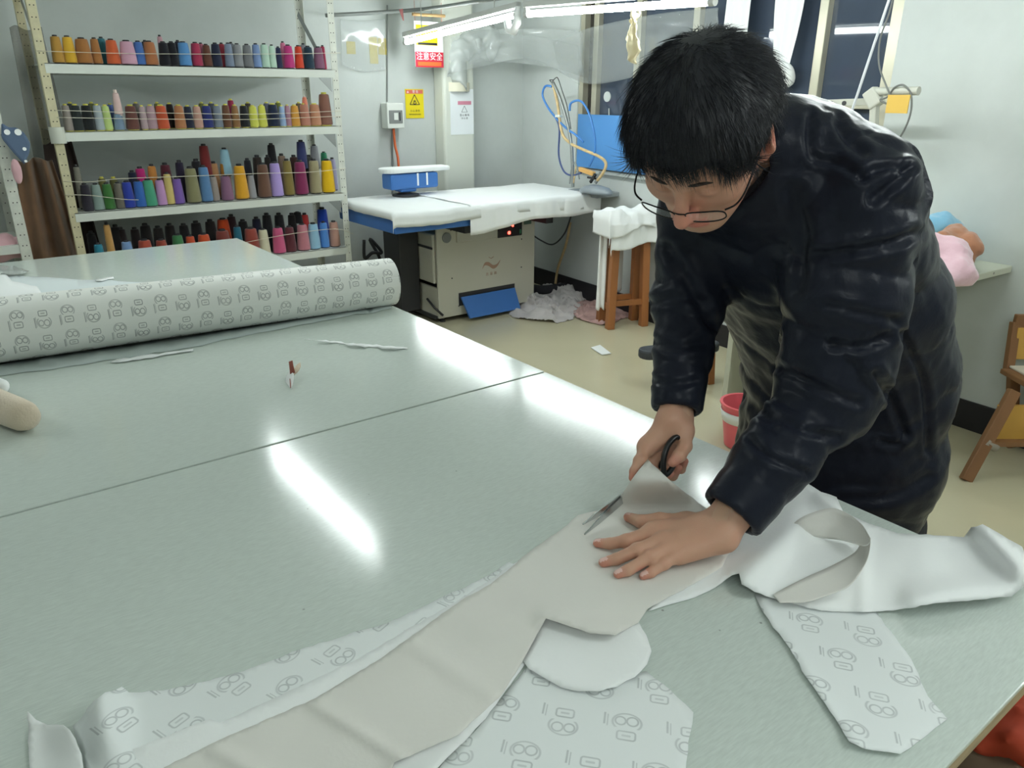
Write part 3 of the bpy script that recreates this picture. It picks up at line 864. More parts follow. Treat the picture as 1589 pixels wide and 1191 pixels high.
for sx in (-1, 1): MB().lathe([(0, -.001), (.003, -.001), (.003, .001), (0, .001)], 8).xf(Matrix.Translation(Vector(hw((sx*.010, gy-.006, gz-.004))))).build('nose_pad', M_lens, gl)

# --- scissors in the right hand
M_steel = mat('scissor_steel', (200, 204, 206), .18, metal=1.0)
M_black = mat('black_plastic', (22, 22, 24), .35)
tipp = on(906, 825, 2, T+.012); piv = on(974, 766, 2, T+.034)
hand_c = atd(1040, 705, 1.255)
sc = empty('scissors', tipp, 0, 'pair of scissors with black loop handles held in the right hand', 'scissors')
def rel(p): return np.asarray(p)-tipp
ax = piv-tipp; ax /= np.linalg.norm(ax)
sd = np.cross(ax, [0, 0, 1.0]); sd /= np.linalg.norm(sd); upb = np.cross(sd, ax)
for k, ang in ((0, .10), (1, -.06)):
    # a blade: flat tapered knife, opened about the pivot
    L = np.linalg.norm(piv-tipp); M = math.cos(ang); S = math.sin(ang)
    d2 = -ax*M+upb*S; n2 = upb*M+ax*S
    rows = []
    for s_, wlo, whi in ((0, -.008, .008), (.3*L, -.007, .008), (.7*L, -.003, .007), (L, .002, .0035)):
        o_ = rel(piv)+d2*s_+sd*(.0012 if k else -.0012)
        rows.append([o_+n2*wlo-sd*.0009, o_+n2*whi-sd*.0009, o_+n2*whi+sd*.0009, o_+n2*wlo+sd*.0009])
    MB().grid(rows, closed=True).build('blade', M_steel, sc)
MB().tube([rel(piv)-sd*.004, rel(piv)+sd*.004], .004, 12).build('pivot_screw', M_steel, sc)
loop1 = [atd(1031, 735, 1.237), atd(1030, 712, 1.236), atd(1036, 692, 1.238), atd(1047, 679, 1.243), atd(1055, 681, 1.247), atd(1056, 694, 1.248), atd(1049, 712, 1.244), atd(1040, 730, 1.240)]
MB().tube([rel(p) for p in spline(loop1, 6, True)], .0048, 10, closed=True).build('handle_loop', M_black, sc, smooth=True)
loop2 = [np.asarray(p)+CF*.045-CR*.012 for p in loop1]
MB().tube([rel(p) for p in spline(loop2, 6, True)], .0048, 10, closed=True).build('handle_loop', M_black, sc, smooth=True)
MB().tube([rel(piv), rel(atd(1005, 750, 1.235)), rel(loop1[0])], [.0055, .0055, .005], 10).build('shank', M_black, sc, smooth=True)
MB().tube([rel(piv), rel(atd(1003, 752, 1.255)), rel(loop2[0])], [.0055, .0055, .005], 10).build('shank', M_black, sc, smooth=True)
# ------------------------------------------------------------------ cloth and paper on the table
def print_material(name, base, ink, strength, rough=.75, cw=.066, ch=.058, turn=False, size=1.0, tall=1.0, bar=.0085):
    m = mat(name, base, rough, spec=.25)
    nt = m.node_tree; b = nt.nodes['Principled BSDF']
    uvn = nt.nodes.new('ShaderNodeUVMap'); sp = nt.nodes.new('ShaderNodeSeparateXYZ')
    nt.links.new(uvn.outputs[0], sp.inputs[0])
    u = NX(nt, sp.outputs[0]); v = NX(nt, sp.outputs[1])
    rowf = (v/ch); row = rowf.floor(); par = row.mod(2.0)
    cu_ = (u/cw+par*.5); lu = (cu_.fract()-.5)*cw; lv = (rowf.fract()-.5)*ch
    colp = cu_.floor().mod(2.0); flip = (colp*-2.0)+1.0
    fu = (lv if turn else lu)*flip/size*tall; fv = (lu if turn else lv)*flip/size
    soft = .0006; wdt = .0009
    def ring(cx, cy, r): return (length2(fu-cx, fv-cy)-r).abs().below(wdt, soft)
    def rbox(cx, cy, hx, hy, r):
        qx = (fu-cx).abs()-hx; qy = (fv-cy).abs()-hy
        d = length2(qx.max(0.0), qy.max(0.0))+(qx.max(qy)).min(0.0)-r
        return d
    mk = ring(-.0065, .010, .0052)
    mk = mk.max(ring(.0055, .0105, .0056))
    head = (length2((fu)*.8, fv-.0085)-.0115).abs().below(wdt, soft)*(fv-.001).op('GREATER_THAN', 0.0)
    mk = mk.max(head*.8)
    mk = mk.max(rbox(0, -.0085, .0062, .0025, .0028).abs().below(wdt, soft))
    mk = mk.max(rbox(0, -.0085, .0035, .0002, .0003).abs().below(wdt*.8, soft)*.7)
    def bars(off, w, h, cx):
        x = (lu-cx); y = (lv-off)
        return x.abs().below(w, .0003)*y.abs().below(h, .0006)
    mk = mk.max(bars(.012, .0011, bar, -.36*cw)).max(bars(.010, .0007, bar, -.31*cw)*.8)
    n = nt.nodes.new('ShaderNodeTexNoise'); n.inputs['Scale'].default_value = 30
    nt.links.new(uvn.outputs[0], n.inputs['Vector'])
    mk = mk*((NX(nt, n.outputs['Fac']))*.9+.45)*strength
    mx = nt.nodes.new('ShaderNodeMix'); mx.data_type = 'RGBA'
    nt.links.new(mk.s, mx.inputs[0]); mx.inputs[6].default_value = lin(base); mx.inputs[7].default_value = lin(ink)
    nt.links.new(mx.outputs[2], b.inputs['Base Color'])
    return m
M_print = print_material('printed_interlining', (236, 240, 239), (120, 126, 128), .45, .6, .070, .062, False, 1.12)
M_printr = print_material('printed_roll', (242, 243, 238), (84, 88, 90), .66, .5, .056, .076, False, 1.35, 1.3, .013)
M_cloth = mat('white_cotton', (247, 249, 248), .8, spec=.2, bump=.05, bscale=160, sheen=.2)
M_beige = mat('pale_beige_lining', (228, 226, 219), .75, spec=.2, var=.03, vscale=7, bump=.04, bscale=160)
M_paper = mat('white_paper', (244, 246, 245), .6, spec=.3)
M_tracing = mat('tracing_paper', (196, 206, 204), .4, spec=.4, var=.04, vscale=6)

def smooth01(x): x = np.clip(x, 0, 1); return x*x*(3-2*x)
def px_sheet(outline, zf, step=9.0, rot=0.0, jit=.6, seed=1):
    """thin sheet: outline measured on the photograph, laid on the table top with height zf above it"""
    rs_ = np.random.RandomState(seed)
    P = [np.array(p, float) for p in outline]; pts = []
    for i in range(len(P)):
        a, b = P[i], P[(i+1) % len(P)]; n = max(1, int(np.linalg.norm(b-a)/step))
        for k in range(n): pts.append(a+(b-a)*k/n+(rs_.randn(2)*jit if k else 0))
    nb = len(pts); bx = np.array(pts)
    lo, hi = bx.min(0), bx.max(0)
    def inside(q):
        x, y = q; c = False
        for i in range(nb):
            (x1, y1), (x2, y2) = bx[i], bx[i-1]
            if (y1 > y) != (y2 > y) and x < (x2-x1)*(y-y1)/(y2-y1)+x1: c = not c
        return c
    iy = 0; yy = lo[1]+step*.6
    while yy < hi[1]:
        xx = lo[0]+(step*.5 if iy % 2 else step)
        while xx < hi[0]:
            if inside((xx, yy)) and np.min(((bx-np.array([xx, yy]))**2).sum(1)) > (step*.55)**2: pts.append(np.array([xx, yy]))
            xx += step
        yy += step*.87; iy += 1
    vs = [Vector((p[0], p[1])) for p in pts]
    r = delaunay_2d_cdt(vs, [(i, (i+1) % nb) for i in range(nb)], [], 1, 1e-4)
    V2 = np.array([(q.x, q.y) for q in r[0]])
    z = zf(V2[:, 0], V2[:, 1])
    mb = MB()
    mb.v = [tuple(on(p[0], p[1], 2, T+h)) for p, h in zip(V2, z)]
    mb.f = [tuple(f) for f in r[2]]
    c, s = math.cos(rot), math.sin(rot)
    mb.uv = []
    for p in V2:
        q = on(p[0], p[1], 2, T); mb.uv.append((q[0]*c-q[1]*s+7, q[0]*s+q[1]*c+7))
    return mb
def loft_px(mb, A, B, n=10, seg=6, bow=0.0):
    """ruled cloth between two measured edges (x, y, height)"""
    a = spline(A, seg); b = spline(B, seg); m = max(len(a), len(b))
    def rs_(c): return [c[int(round(i*(len(c)-1)/(m-1)))] for i in range(m)]
    a = rs_(a); b = rs_(b); rows = []
    for i in range(m):
        p = on(a[i][0], a[i][1], 2, T+a[i][2]); q = on(b[i][0], b[i][1], 2, T+b[i][2])
        row = []
        for k in range(n+1):
            t = k/n; w_ = p+(q-p)*t; w_ = w_-CF*np.array([1, 1, 0])*bow*math.sin(PI*t)
            row.append(tuple(w_))
        rows.append(row)
    base = len(mb.v); mb.grid(rows)
    if mb.uv is not None: mb.uv += [(v[0]+7, v[1]+7) for v in mb.v[base:]]
    return mb
def wav(x, y, a, sc, seed): return a*(1+fbm(np.stack([x*sc, y*sc, x*0+seed], 1), 2, seed))
def G(x, y, cx, cy, r, h): return h*np.exp(-((x-cx)**2+(y-cy)**2)/r**2)
def seg_h(x, y, a, b, r, h):
    a = np.array(a, float); b = np.array(b, float); d = b-a; t = np.clip(((x-a[0])*d[0]+(y-a[1])*d[1])/(d@d), 0, 1)
    return h*np.exp(-((x-a[0]-t*d[0])**2+(y-a[1]-t*d[1])**2)/r**2)
SM = dict(smooth=True, solid=.0006)

P4 = [(823, 1030), (870, 1050), (930, 1060), (985, 1045), (1003, 1041), (1040, 1070), (1076, 1105), (1068, 1150), (1060, 1245), (640, 1245), (690, 1180), (745, 1125), (795, 1062)]
tag(px_sheet(P4, lambda x, y: .0012+wav(x, y, .0006, .02, 2), 14, .85, seed=4).build('interlining_piece', M_print, **SM), 'printed interlining piece under the white round lobe at the bottom of the table', 'interlining')
P6 = [(1171, 922), (1185, 950), (1240, 1028), (1244, 1040), (1280, 1090), (1318, 1150), (1340, 1161), (1397, 1169), (1412, 1160), (1470, 1115), (1440, 1080), (1414, 1022), (1360, 950), (1340, 935), (1250, 920)]
tag(px_sheet(P6, lambda x, y: .0012+wav(x, y, .0006, .02, 3)+seg_h(x, y, (1185, 950), (1318, 1150), 14, .004)+seg_h(x, y, (1318, 1150), (1397, 1169), 10, .004), 12, .95, seed=6).build('interlining_piece', M_print, **SM), 'printed interlining piece poking out below the crumpled white cloth on the right', 'interlining')
P1 = [(113, 1126), (128, 1112), (145, 1088), (163, 1074), (189, 1065), (200, 1074), (253, 1071), (313, 1058), (378, 1041), (464, 1008), (559, 978), (600, 967), (656, 941), (761, 891), (790, 872), (815, 880), (600, 1015), (350, 1125), (240, 1172), (200, 1235), (140, 1235), (131, 1180)]
tag(px_sheet(P1, lambda x, y: .0012+wav(x, y, .0006, .02, 3)+.034*np.exp(-((x-158-(y-1100)*.15)/30)**2)*smooth01((1215-y)/90)+seg_h(x, y, (200, 1074), (559, 978), 16, .003), 10, -.35, seed=8).build('interlining_piece', M_print, **SM), 'long printed interlining strip with a curled end along the far side of the beige cloth', 'interlining')
P7 = [(43, 1103), (56, 1116), (74, 1124), (98, 1124), (108, 1132), (117, 1146), (127, 1170), (134, 1245), (47, 1245), (46, 1190)]
tag(px_sheet(P7, lambda x, y: .003+.030*smooth01((x-60)/60)*smooth01((1230-y)/110)+.02*smooth01((1135-y)/40)*smooth01((80-x)/40), 9, .3, seed=9).build('paper_scrap', M_paper, **SM), 'white paper corner curling up at the lower left of the table', 'paper')
P2 = [(130, 1245), (151, 1188), (211, 1160), (325, 1115), (341, 1121), (415, 1088), (559, 1020), (600, 995), (705, 935), (761, 899), (826, 854), (880, 830), (900, 900), (850, 965), (814, 1031), (754, 1114), (660, 1210), (640, 1245)]
tag(px_sheet(P2, lambda x, y: .0020+wav(x, y, .0003, .018, 5)+seg_h(x, y, (211, 1160), (325, 1115), 14, .006), 12, 0, seed=11).build('cut_cloth', M_cloth, **SM), 'white cloth panel showing as a bright border beneath the beige panel', 'fabric')
P3 = [(852, 940), (880, 950), (955, 970), (990, 962), (1003, 985), (1011, 1010), (1004, 1030), (985, 1050), (958, 1065), (930, 1072), (898, 1072), (870, 1066), (820, 1037), (810, 1022), (825, 1000)]
tag(px_sheet(P3, lambda x, y: .0028+wav(x, y, .0003, .02, 6)+seg_h(x, y, (820, 1037), (930, 1072), 12, .004)+seg_h(x, y, (930, 1072), (1004, 1030), 12, .004), 11, 0, seed=12).build('cut_cloth', M_cloth, **SM), 'white rounded cloth lobe under the edge of the beige panel', 'fabric')
P2B = [(190, 1245), (255, 1190), (340, 1148), (490, 1083), (590, 1022), (716, 931), (761, 906), (829, 850), (870, 822), (897, 799), (912, 795), (935, 791), (955, 778), (968, 762), (985, 737), (1005, 712), (1022, 728), (1043, 748), (1066, 766), (1092, 786), (1125, 800), (1140, 840), (1120, 880), (1060, 915), (1005, 944), (990, 966), (955, 985), (915, 982), (880, 970), (847, 959), (822, 1005), (810, 1027), (780, 1076), (712, 1139), (612, 1182), (590, 1245)]
def z2b(x, y):
    flap = .096*smooth01((802-y)/70)*smooth01((x-922)/62)*smooth01((1112-x)/50)
    lob = seg_h(x, y, (847, 959), (955, 985), 16, .012)
    cr = seg_h(x, y, (612, 1182), (715, 1138), 9, .005)+seg_h(x, y, (480, 1085), (625, 1178), 9, .006)+seg_h(x, y, (640, 1000), (760, 1075), 14, .004)+seg_h(x, y, (700, 950), (830, 1000), 22, .003)+seg_h(x, y, (330, 1160), (470, 1235), 12, .005)
    return .0046+wav(x, y, .0005, .014, 7)+flap+lob+cr
tag(px_sheet(P2B, z2b, 9, 0, .35, seed=14).build('cut_cloth', M_beige, **SM), 'pale beige pattern panel being cut, its corner lifted beside the scissors', 'fabric')
P5 = [(1005, 948), (1079, 926), (1110, 911), (1136, 892), (1147, 889), (1151, 906), (1171, 918), (1207, 930), (1274, 947), (1337, 949), (1385, 947), (1456, 935), (1520, 930), (1570, 925), (1600, 900), (1596, 870), (1586, 848), (1555, 830), (1525, 813), (1507, 818), (1496, 833), (1392, 827), (1341, 809), (1309, 795), (1298, 771), (1274, 763), (1245, 745), (1210, 750), (1160, 780), (1100, 850), (1050, 900)]
def z5(x, y):
    z = .0028+wav(x, y, .0022, .016, 8)*smooth01((x-1110)/60)
    z += seg_h(x, y, (1160, 892), (1235, 815), 26, .026)+seg_h(x, y, (1530, 822), (1585, 880), 20, .040)+seg_h(x, y, (1420, 930), (1580, 905), 22, .018)
    z += seg_h(x, y, (1280, 775), (1306, 795), 16, .022)+seg_h(x, y, (1341, 815), (1338, 945), 10, .006)
    z += seg_h(x, y, (1400, 850), (1480, 920), 40, .008)
    return z
mb5 = px_sheet(P5, z5, 9, 0, .4, seed=15)
nf5 = len(mb5.f)
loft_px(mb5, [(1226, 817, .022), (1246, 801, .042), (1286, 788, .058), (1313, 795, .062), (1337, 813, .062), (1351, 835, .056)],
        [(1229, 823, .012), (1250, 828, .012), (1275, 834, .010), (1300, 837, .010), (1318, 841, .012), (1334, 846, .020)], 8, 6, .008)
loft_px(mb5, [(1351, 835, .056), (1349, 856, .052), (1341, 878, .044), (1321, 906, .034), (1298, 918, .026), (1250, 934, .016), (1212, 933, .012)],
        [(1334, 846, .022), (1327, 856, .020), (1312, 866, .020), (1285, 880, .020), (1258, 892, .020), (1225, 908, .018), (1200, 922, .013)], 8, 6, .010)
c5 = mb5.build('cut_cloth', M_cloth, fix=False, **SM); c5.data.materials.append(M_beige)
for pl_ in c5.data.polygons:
    if pl_.index >= nf5: pl_.material_index = 1  # curl faces: beige lining, its tint also standing in for shade inside
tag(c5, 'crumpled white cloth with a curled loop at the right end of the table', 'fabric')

# printed paper roll
ra, rb = np.array([-.75, 2.352, T+.0895+.0015]), np.array([1.165, 2.188, T+.0765+.0015])
roll = empty('paper_roll', (ra+rb)/2, 0, 'big roll of printed white interlining paper lying across the table', 'paper roll')
mb = MB(); mb.uv = []; d = rb-ra; L = np.linalg.norm(d); d /= L; s1 = np.cross(d, [0, 0, 1.0]); s1 /= np.linalg.norm(s1); u1 = np.cross(s1, d)
rows = []
for i in range(41):
    t = i/40; c_ = ra+(rb-ra)*t-(ra+rb)/2; r_ = .0895+(.0765-.0895)*t; row = []
    for k in range(49):
        a = 2*PI*k/48; row.append(tuple(c_+(s1*math.cos(a)+u1*math.sin(a))*r_)); mb.uv.append((t*L+.3, -a*.083))
    rows.append(row)
mb.grid(rows); mb.build('rolled_paper', M_printr, roll, smooth=True)
mb = MB()
spir = []
for k in range(160):
    a = k*.2; r_ = .018+(.0765-.018)*k/159; spir.append((a, r_))
for (i0, sgn, P_) in ((1, 1, rb),):
    prof = []
    rowsE = [[tuple(P_-(ra+rb)/2+(s1*math.cos(a)+u1*math.sin(a))*r_+d*q) for a, r_ in spir] for q in (-.05, 0.0, -.001)]
    mb.grid(rowsE)
mb.build('paper_winding', M_paper, roll, smooth=True, solid=.0009)
MB().tube([ra-(ra+rb)/2, rb-(ra+rb)/2-d*.012], .07, 32).build('core_tube', mat('card_core', (190, 180, 160), .8), roll, angle=40)
STRIP = [(0, 583), (90, 571), (180, 557), (300, 538), (400, 516), (470, 503), (540, 490), (608, 478), (606, 468), (540, 478), (300, 520), (0, 562), (-200, 590), (-200, 612)]
tag(px_sheet(STRIP, lambda x, y: .0008+wav(x, y, .0007, .02, 4), 12, .1, seed=21).build('interlining_strip', M_tracing, **SM), 'grey loose edge of translucent paper lying along the foot of the paper roll', 'paper')
tag(px_sheet([(170, 562), (182, 557), (300, 541), (300, 544), (185, 562)], lambda x, y: .0035+0*x, 10, seed=2).build('paper_strip', M_paper, **SM), 'narrow white paper sliver in front of the paper roll', 'paper')
W2 = [(18, 427), (40, 429), (146, 434), (222, 438), (265, 436), (275, 442), (285, 462), (150, 480), (0, 505), (-120, 520), (-120, 420)]
tag(px_sheet(W2, lambda x, y: .0015+wav(x, y, .001, .02, 4)+seg_h(x, y, (222, 438), (272, 440), 8, .008), 11, seed=22).build('paper_sheet', mat('pale_sheet', (226, 234, 235), .45), **SM), 'translucent pale sheet spread on the table behind the paper roll', 'paper')
W1 = [(-90, 400), (0, 421), (9, 425), (19, 436), (38, 440), (57, 444), (63, 452), (69, 463), (40, 480), (-90, 500)]
tag(px_sheet(W1, lambda x, y: .004+wav(x, y, .002, .03, 5)+seg_h(x, y, (0, 440), (60, 455), 15, .012), 9, seed=23).build('paper_sheet', M_paper, **SM), 'bright white folded sheet at the left edge behind the paper roll', 'paper')
W3 = [(-60, 412), (0, 411), (22, 412), (28, 415), (46, 420), (40, 423), (18, 426), (0, 424), (-60, 424)]
tag(px_sheet(W3, lambda x, y: .006+wav(x, y, .008, .08, 6), 6, seed=24).build('plastic_wrap', mat('clear_plastic', (205, 210, 206), .2, alpha=.6), **SM), 'crumpled clear plastic wrap at the far left of the table', 'plastic')
tag(px_sheet([(148, 433), (176, 429), (177, 432), (150, 436)], lambda x, y: .006+0*x, 8, seed=25).build('paper_strip', M_paper, **SM), 'tiny white paper strip on the translucent sheet', 'paper')
tag(px_sheet([(472, 527), (500, 528), (560, 533), (632, 539), (633, 542), (600, 541), (560, 537), (510, 531)], lambda x, y: .001+.006*np.sin(np.clip((x-472)/160, 0, 1)*PI*3)**2, 6, seed=26).build('paper_strip', M_paper, **SM), 'long thin white paper strip lying alone in the middle of the table', 'paper')
# cream fabric roll at the left edge
fa_, fb_ = on(-95, 590, 2, T+.036), on(36, 645, 2, T+.034)
fr = empty('fabric_roll', on(0, 640, 2, T), 0, 'rolled cream fleece cloth at the left edge of the table', 'fabric roll')
M_cream = mat('cream_fleece', (226, 208, 184), .9, bump=.25, bscale=220, sheen=.4)
o0 = np.array(fr.location); dd = fb_-fa_
MB().tube([fa_-o0+dd*t for t in (0, .3, .6, .9, 1.0, 1.05, 1.07)], [.034, .034, .034, .0335, .032, .026, .012], 26).build('rolled_cloth', M_cream, fr, smooth=True)
MB().tube([on(-60, 578, 2, T+.03)-o0, on(2, 600, 2, T+.03)-o0, on(6, 604, 2, T+.03)-o0], [.02, .018, .006], 16).build('white_lining', M_cloth, fr, smooth=True)
# small printed scrap
sc0 = on(448, 598, 2, T)
sp_ = empty('fabric_scrap', sc0, 0, 'small crumpled white scrap with reddish-brown print standing on the table', 'scrap')
M_rust = mat('rust_print', (150, 84, 70), .8)
def rp(x, y, z): return on(x, y, 2, T+z)-sc0
mb = MB(); A = spline([(443, 592, .001), (445, 582, .012), (450, 574, .020)], 5); B = spline([(452, 604, .001), (455, 592, .008), (456, 580, .016)], 5)
mb.grid([[tuple(rp(*(a+(b-a)*k/4))) for k in range(5)] for a, b in zip(A, B)]); mb.build('white_curl', M_cloth, sp_, smooth=True, solid=.001)
mb = MB(); A = spline([(448, 561, .038), (449, 570, .028), (450, 580, .016)], 5); B = spline([(454, 559, .040), (456, 570, .028), (458, 578, .016)], 5)
mb.grid([[tuple(rp(*(a+(b-a)*k/4))) for k in range(5)] for a, b in zip(A, B)]); mb.build('rust_tab', M_rust, sp_, smooth=True, solid=.001)
mb = MB(); A = spline([(456, 572, .022), (460, 566, .026), (466, 562, .028)], 5); B = spline([(456, 582, .010), (463, 576, .016), (467, 568, .022)], 5)
mb.grid([[tuple(rp(*(a+(b-a)*k/4))) for k in range(5)] for a, b in zip(A, B)]); mb.build('cream_tab', M_cream, sp_, smooth=True, solid=.001)
MB().bar(rp(450, 588, .012), rp(451, 601, .006), .002, .003).build('rust_stripe', M_rust, sp_)
# ------------------------------------------------------------------ thread shelf
SY, SYB = 4.35, 4.80
def dotted(name, col):
    m = mat(name, col, .5, metal=.1)
    nt = m.node_tree; b = nt.nodes['Principled BSDF']
    tc = nt.nodes.new('ShaderNodeTexCoord'); sp = nt.nodes.new('ShaderNodeSeparateXYZ'); nt.links.new(tc.outputs['Object'], sp.inputs[0])
    x = NX(nt, sp.outputs[0]); z = NX(nt, sp.outputs[2])
    lz = ((z/.05).fract()-.5)*.05
    lx = (x.abs()-.008)
    d = length2(lx, lz).below(.0028, .0006)
    n = nt.nodes.new('ShaderNodeTexNoise'); n.inputs['Scale'].default_value = 35; nt.links.new(tc.outputs['Object'], n.inputs['Vector'])
    k = (NX(nt, n.outputs['Fac'])-.5)*.35+1.0
    sc_ = nt.nodes.new('ShaderNodeVectorMath'); sc_.operation = 'SCALE'; sc_.inputs[0].default_value = lin(col)[:3]; nt.links.new(k.s, sc_.inputs['Scale'])
    mx = nt.nodes.new('ShaderNodeMix'); mx.data_type = 'RGBA'
    nt.links.new(d.s, mx.inputs[0]); nt.links.new(sc_.outputs[0], mx.inputs[6]); mx.inputs[7].default_value = lin((30, 28, 26))
    nt.links.new(mx.outputs[2], b.inputs['Base Color'])
    return m
M_postL = dotted('post_cream', (204, 196, 162)); M_postR = dotted('post_white', (214, 216, 206))
M_shelf = mat('shelf_enamel', (218, 222, 214), .42, var=.03, vscale=4)
M_galv = mat('galvanised', (150, 154, 152), .4, metal=.6)
xl, xr = on(98, 250, 1, SY)[0], on(530, 250, 1, SY)[0]
zs = [1.583, 1.277, .893, .566]
rack = empty('thread_shelf', ((xl+xr)/2, SY, 0), 0, 'white slotted-angle shelf rack filled with thread cones by the back wall', 'shelf')
ro_ = np.array(rack.location)
def angle_post(x, y, sx, sy, m, h=2.25):
    mb = MB(); mb.boxm((-.019, -.0012, 0), (.019, .0012, h)); mb.boxm((sx*.019-.0012, 0 if sy > 0 else -.036, 0), (sx*.019+.0012, .036 if sy > 0 else 0, h))
    o = mb.build('post', m, rack); o.location = Vector((x-ro_[0], y-ro_[1], 0)); return o
angle_post(xl, SY, -1, 1, M_postL); angle_post(xr, SY, 1, 1, M_postR)
angle_post(xl, SYB, -1, -1, M_postL); angle_post(xr, SYB, 1, -1, M_postR)
for z in zs+[.20]:
    b_ = MB(); b_.boxm((xl-ro_[0]+.004, -.004, z-.044), (xr-ro_[0]-.004, -.0015+.001, z)); b_.boxm((xl-ro_[0]+.004, SYB-SY, z-.044), (xr-ro_[0]-.004, SYB-SY+.003, z))
    b_.boxm((xl-ro_[0]+.004, -.004, z-.003), (xr-ro_[0]-.004, SYB-SY+.003, z))
    b_.build('shelf_board', M_shelf, rack)
for x in (xl-ro_[0]+.012, xr-ro_[0]-.012):
    MB().bar((x, SYB-SY-.02, 1.90), (x, .16, 1.66), .004, .03).build('end_brace', M_galv, rack)
    MB().bar((x, 0, 2.02), (x, SYB-SY, 2.02), .004, .03).build('end_brace', M_galv, rack)
for z in zs[:3]:
    MB().prism([(0, 0), (.075, 0), (0, .075)], -.0015, .0015).xf(Matrix.Translation((xr-ro_[0]-.03, -.006, z-.044)) @ Euler((PI/2, PI, 0)).to_matrix().to_4x4()).build('corner_gusset', M_galv, rack)
# tape wound round the left post
MB().tube([(xl, SY+.012, 1.225), (xl, SY+.012, 1.30)], .034, 18).build('packing_tape', mat('packing_tape', (206, 208, 196), .25), angle=40)
tag(bpy.data.objects['packing_tape'], 'roll of cloudy packing tape wound round the left shelf post', 'tape')

# thread cones: a plastic core carrying a wound body
M_core = {}
def core_mat(c):
    if c not in M_core: M_core[c] = mat('cone_core_'+c, hexc(c), .5)
    return M_core[c]
THREAD = {}
def thread_mat(c):
    if c not in THREAD:
        THREAD[c] = mat('thread_'+c, hexc(c), .75, spec=.2, sheen=.3, bump=.25, bscale=1.0, stretch=(3, 3, 900), var=.10, vscale=1.0)
    return THREAD[c]
BODY = {}
def cone_meshes(tall):
    if tall not in BODY:
        if tall == 'cone': prof = [(.30, .03), (.47, .035), (.5, .06), (.485, .2), (.455, .4), (.42, .6), (.385, .78), (.355, .90), (.33, .935), (.2, .945)]
        else: prof = [(.30, .05), (.44, .055), (.47, .08), (.45, .3), (.40, .55), (.345, .78), (.30, .86), (.2, .88)]
        b_ = MB().lathe(prof, 20); me = bpy.data.meshes.new('thread_body'); me.from_pydata(b_.v, [], b_.f); me.shade_smooth(); me.set_sharp_from_angle(angle=.9)
        c_ = MB().lathe([(.0, 0), (.40, 0), (.40, .03), (.36, .045), (.30, .2), (.19, .95), (.20, .975), (.17, 1.0), (.0, .995)], 16); mc = bpy.data.meshes.new('cone_core'); mc.from_pydata(c_.v, [], c_.f); mc.shade_smooth(); mc.set_sharp_from_angle(angle=.9)
        BODY[tall] = (me, mc)
    return BODY[tall]
ORD = ['zeroth', 'first', 'second', 'third', 'fourth', 'fifth', 'sixth', 'seventh', 'eighth', 'ninth', 'tenth', 'eleventh', 'twelfth', 'thirteenth', 'fourteenth', 'fifteenth', 'sixteenth', 'seventeenth', 'eighteenth', 'nineteenth', 'twentieth', 'twenty-first', 'twenty-second', 'twenty-third', 'twenty-fourth', 'twenty-fifth', 'twenty-sixth', 'twenty-seventh', 'twenty-eighth', 'twenty-ninth', 'thirtieth']
SHN = ['top', 'second', 'third', 'fourth']
def colour_name(h):
    import colorsys
    r, g, b = [v/255 for v in hexc(h)]; hu, l, s = colorsys.rgb_to_hls(r, g, b); hu *= 360
    tone = 'dark ' if l < .32 else ('pale ' if l > .68 else '')
    if l < .14: return 'black'
    if s < .14: return tone+('grey' if l < .8 else 'white')
    if hu < 14 or hu >= 345: return tone+('red' if s > .45 else 'dusty red')
    if hu < 40: return tone+('orange' if s > .6 and l > .42 else 'brown')
    if hu < 65: return tone+('yellow' if s > .4 else 'olive')
    if hu < 165: return tone+'green'
    if hu < 200: return tone+'teal'
    if hu < 250: return tone+'blue'
    if hu < 290: return tone+'violet'
    return tone+'pink'
def thread_cone(x, y, z, dia, h, c, label, kind='cone', core='2b2b2e', group=None, tilt=0.0):
    o = empty('thread_cone', (x, y, z), random.random()*6, label, 'thread cone', group)
    o.scale = (dia, dia, h)
    me, mc = cone_meshes(kind)
    for nm, base, m in (('thread_body', me, thread_mat(c)), ('cone_core', mc, core_mat(core))):
        p = bpy.data.objects.new(nm, base); link(p, o)
        if not base.materials: base.materials.append(None)
        p.material_slots[0].link = 'OBJECT'; p.material_slots[0].material = m
    return o
def row(si, items, yoff, rowname, kind='cone', core='2b2b2e', group=None):
    """items: (x centre, width, top y, colour) read off the photograph; each stands on shelf si at depth yoff behind its front"""
    z = zs[si]; y = SY+yoff; group = group or f'thread cones on the {SHN[si]} shelf'
    for k, it in enumerate(sorted(items, key=lambda q: q[0])):
        x_, w_, ty, c = it[:4]
        zz_ = z+(it[4] if len(it) > 4 else 0)
        P = on(x_, ty, 1, y); dep = (P-CAM_P)@CF
        dia = w_*dep/F_PX*1.02; h = max(.06, P[2]-zz_)
        ko = it[5] if len(it) > 5 else core
        lab = f'{colour_name(c)} thread cone, {ORD[k+1]} from left in {rowname} of {SHN[si]} shelf'
        thread_cone(on(x_, 250, 1, y)[0]*0+P[0], y, zz_, dia, h, c, lab, kind, ko, group)
Y_ = 'd8cf5a'
